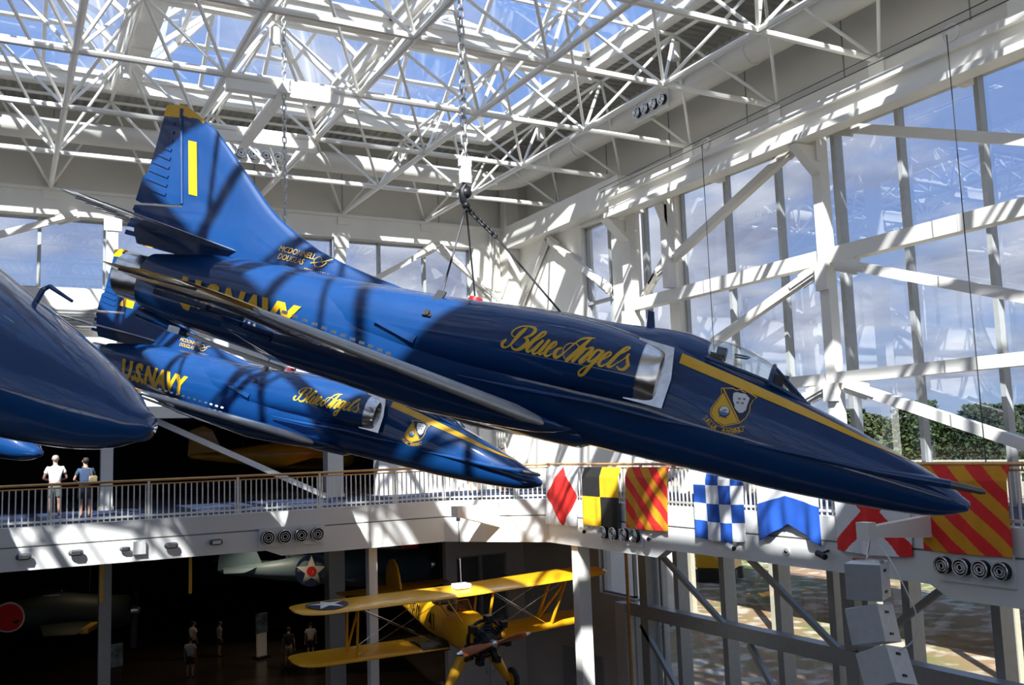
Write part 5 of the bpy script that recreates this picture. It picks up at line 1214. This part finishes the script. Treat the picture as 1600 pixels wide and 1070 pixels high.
m = MB(); nn_ = 24
for i in range(nn_ + 1):
    for j in range(nn_ + 1): 
        x = 19.7 + 300 * (i / nn_) ** 2; y = -120 + 420 * j / nn_; m.v.append((x, y, -8.1 + .25 * math.sin(x * .21) * math.cos(y * .13)))
for i in range(nn_):
    for j in range(nn_): a = i * (nn_ + 1) + j; m.f.append((a, a + nn_ + 1, a + nn_ + 2, a + 1)); m.m.append(0)
tag(m.build('lawn_ground', GR), kind='structure')
m = MB(); m.box((-200, 76, -8.4), (19.5, 320, -8.1)); tag(m.build('lawn_ground', GR), kind='structure')
LEAF = [unit_mat('oak_leaf', (.035, .060, .014), .85, noise=.5, scale=1.2), unit_mat('pine_leaf', (.018, .036, .013), .85, noise=.5, scale=1.5), unit_mat('light_leaf', (.07, .095, .028), .85, noise=.4, scale=1.0)]
BARK = unit_mat('bark', (.09, .065, .045), .9, noise=.3, scale=3)
def crown_mesh(seed, tall):
    rnd = random.Random(seed); m = MB()
    for k in range(3200):
        t = rnd.random(); h = t ** .8; rad = (1.0 - .55 * h if tall else math.sqrt(max(.05, 1 - (2 * h - .9) ** 2))) * (.8 + .35 * rnd.random())
        a = rnd.uniform(0, 2 * PI); rr = rad * (rnd.random() ** .35); c = Vector((rr * math.cos(a), rr * math.sin(a), h * (2.3 if tall else 1.5)))
        s = rnd.uniform(.025, .07); u = Vector((rnd.gauss(0, 1), rnd.gauss(0, 1), rnd.gauss(0, .6))).normalized(); v = u.cross(Vector((rnd.gauss(0, 1), rnd.gauss(0, 1), rnd.gauss(0, 1)))).normalized()
        m.v += [tuple(c - u * s), tuple(c + v * s * .8), tuple(c + u * s), tuple(c - v * s * .8)]; o = len(m.v) - 4; m.f.append((o, o + 1, o + 2, o + 3)); m.m.append(0)
    return m
protos = []
for k in range(4):
    T = thing('tree', (0, 0, 0), 'tree', 'tree', 'trees beyond the lawn')
    tall = k % 2 == 1; crown_mesh(k + 3, tall).build('crown', LEAF[k % 3], T, fix=False)
    MB().tube([(0, 0, -1.1), (0, 0, .3), (.05, .03, 1.0)], [.09, .07, .03], 8).build('trunk', BARK, T); protos.append(T)
rt = random.Random(5); used = [0] * 4; nt_ = 0
kinds = ['broad dark oak', 'tall dark pine', 'broad light green tree', 'tall dense evergreen']
for i in range(46):
    ang = math.radians(22 + i * 1.02 + rt.uniform(-.4, .4)); d = rt.uniform(95, 135); k = rt.randrange(4)
    o = protos[k] if not used[k] else copy_tree(protos[k]); used[k] = 1
    x, y = d * math.cos(ang), d * math.sin(ang)
    s = rt.uniform(4.0, 5.0) * (.78 if k % 2 else 1.0); o.location = (x, y, -8 + s * 1.05); o.scale = (s * 1.15, s * 1.15, s); o.rotation_euler = (0, 0, rt.uniform(0, 6))
    o['label'] = kinds[k] + ' in the tree belt ' + ('behind the left' if i < 12 else 'behind the middle' if i < 24 else 'behind the right') + ' windows, ' + ('farther row' if d > 115 else 'nearer row')
    o['group'] = kinds[k] + 's in the tree belt'
# outdoor deck with railing, white annexe, digger
t = thing('outdoor_deck', (40, 30, -1.0), 'outdoor wooden deck with a pale railing beyond the windows', 'deck')
MB().box((-6, -26, -.35), (6, 20, 0)).build('deck_floor', unit_mat('weathered_wood', (.35, .30, .22), .8), t)
PALE = unit_mat('pale_railing_wood', (.50, .46, .34), .8)
m = MB(); m.box((-6, -26, 1.0), (-5.9, 20, 1.08)); m.box((-6, -26, .1), (-5.9, 20, .16)); m.box((5.9, -26, 1.0), (6, 20, 1.1)); m.build('deck_rail', PALE, t)
m = MB()
for i in range(230): m.box((-5.97, -26 + i * .2, .1), (-5.92, -25.96 + i * .2, 1.0)); m.box((5.92, -26 + i * .2, .1), (5.97, -25.96 + i * .2, 1.0))
tag(m.build('deck_baluster', PALE, t), kind='stuff')
m = MB()
for i in range(8): m.box((-5.9, -26 + i * 6.4, -7), (-5.6, -25.7 + i * 6.4, -.35))
m.build('deck_post', PALE, t)
t = thing('annexe_building', (27, 47, -8), 'low white building outside behind the windows left of the middle column', 'building')
MB().box((-5, -6, 0), (5, 6, 8.6)).build('wall', FASCIA, t); MB().box((-5.3, -6.3, 8.6), (5.3, 6.3, 9.1)).build('roof_edge', WHITE, t)
for i in range(2): MB().box((-3.5 + i * 4.2, -6.06, 5.2), (-1.7 + i * 4.2, -5.98, 7.2)).build('window', NAVYM, t)
t = thing('excavator', (44.0, 51.9, -8), 'yellow excavator working on the bare earth outside', 'machine', rot=(0, 0, 2.2))
m = MB(); m.box((-1.6, -1.3, 0), (1.6, -.8, .8)); m.box((-1.6, .8, 0), (1.6, 1.3, .8)); m.build('track', BLACK, t)
m = MB(); m.box((-1.5, -1.1, .9), (1.2, 1.1, 2.0)); m.box((.1, -1.0, 2.0), (1.2, -.1, 2.9)); m.build('cab_body', YEL, t)
m = MB(); m.beam((1.2, .3, 1.6), (3.4, .3, 3.6), .35, .4); m.beam((3.4, .3, 3.6), (4.9, .3, 1.6), .28, .3); m.prism([(4.6, 1.7), (5.2, 1.5), (5.1, .7), (4.5, .9)], 0, .6, 1); m.build('digging_arm', YEL, t)

# warm downlights of the dark halls
for k, (x, y, z) in enumerate(((3.0, 39, -1.02), (9.5, 39, -1.02), (15, 41, -1.02), (6, 46, -1.02), (12.5, 47, -1.02), (4, 40, 3.13), (11, 40, 3.13))):
    t = thing('hangar_downlight', (x, y, z), 'small warm downlight on the dark ceiling ' + ('above the dark green aircraft nose', 'between the dark green and blue-grey aircraft', 'above the blue-grey aircraft nose', 'deep behind the dark green aircraft', 'deep behind the tall pale sign stand', 'behind the balcony, left of the long brace', 'behind the balcony, above the dim yellow biplane')[k], 'lamp', 'small downlights of the dark halls')
    MB().tube([(0, 0, 0), (0, 0, -.1)], .09, 12).build('lamp_housing', BLACK, t)
    MB().tube([(0, 0, -.1), (0, 0, -.115)], .07, 12).build('lamp_lens', unit_mat('lamp_lens_glow', (1, .8, .55), .4, emit=((1, .75, .45), 6)), t)
    ld = bpy.data.lights.new('downlight', 'SPOT'); ld.energy = (60, 260, 260, 80, 120, 30, 30)[k]; ld.color = (1, .78, .52); ld.spot_size = 2.2; ld.spot_blend = .6; ld.shadow_soft_size = .08
    lo = bpy.data.objects.new('downlight', ld); COL.objects.link(lo); lo.parent = t; lo.location = (0, 0, -.14)
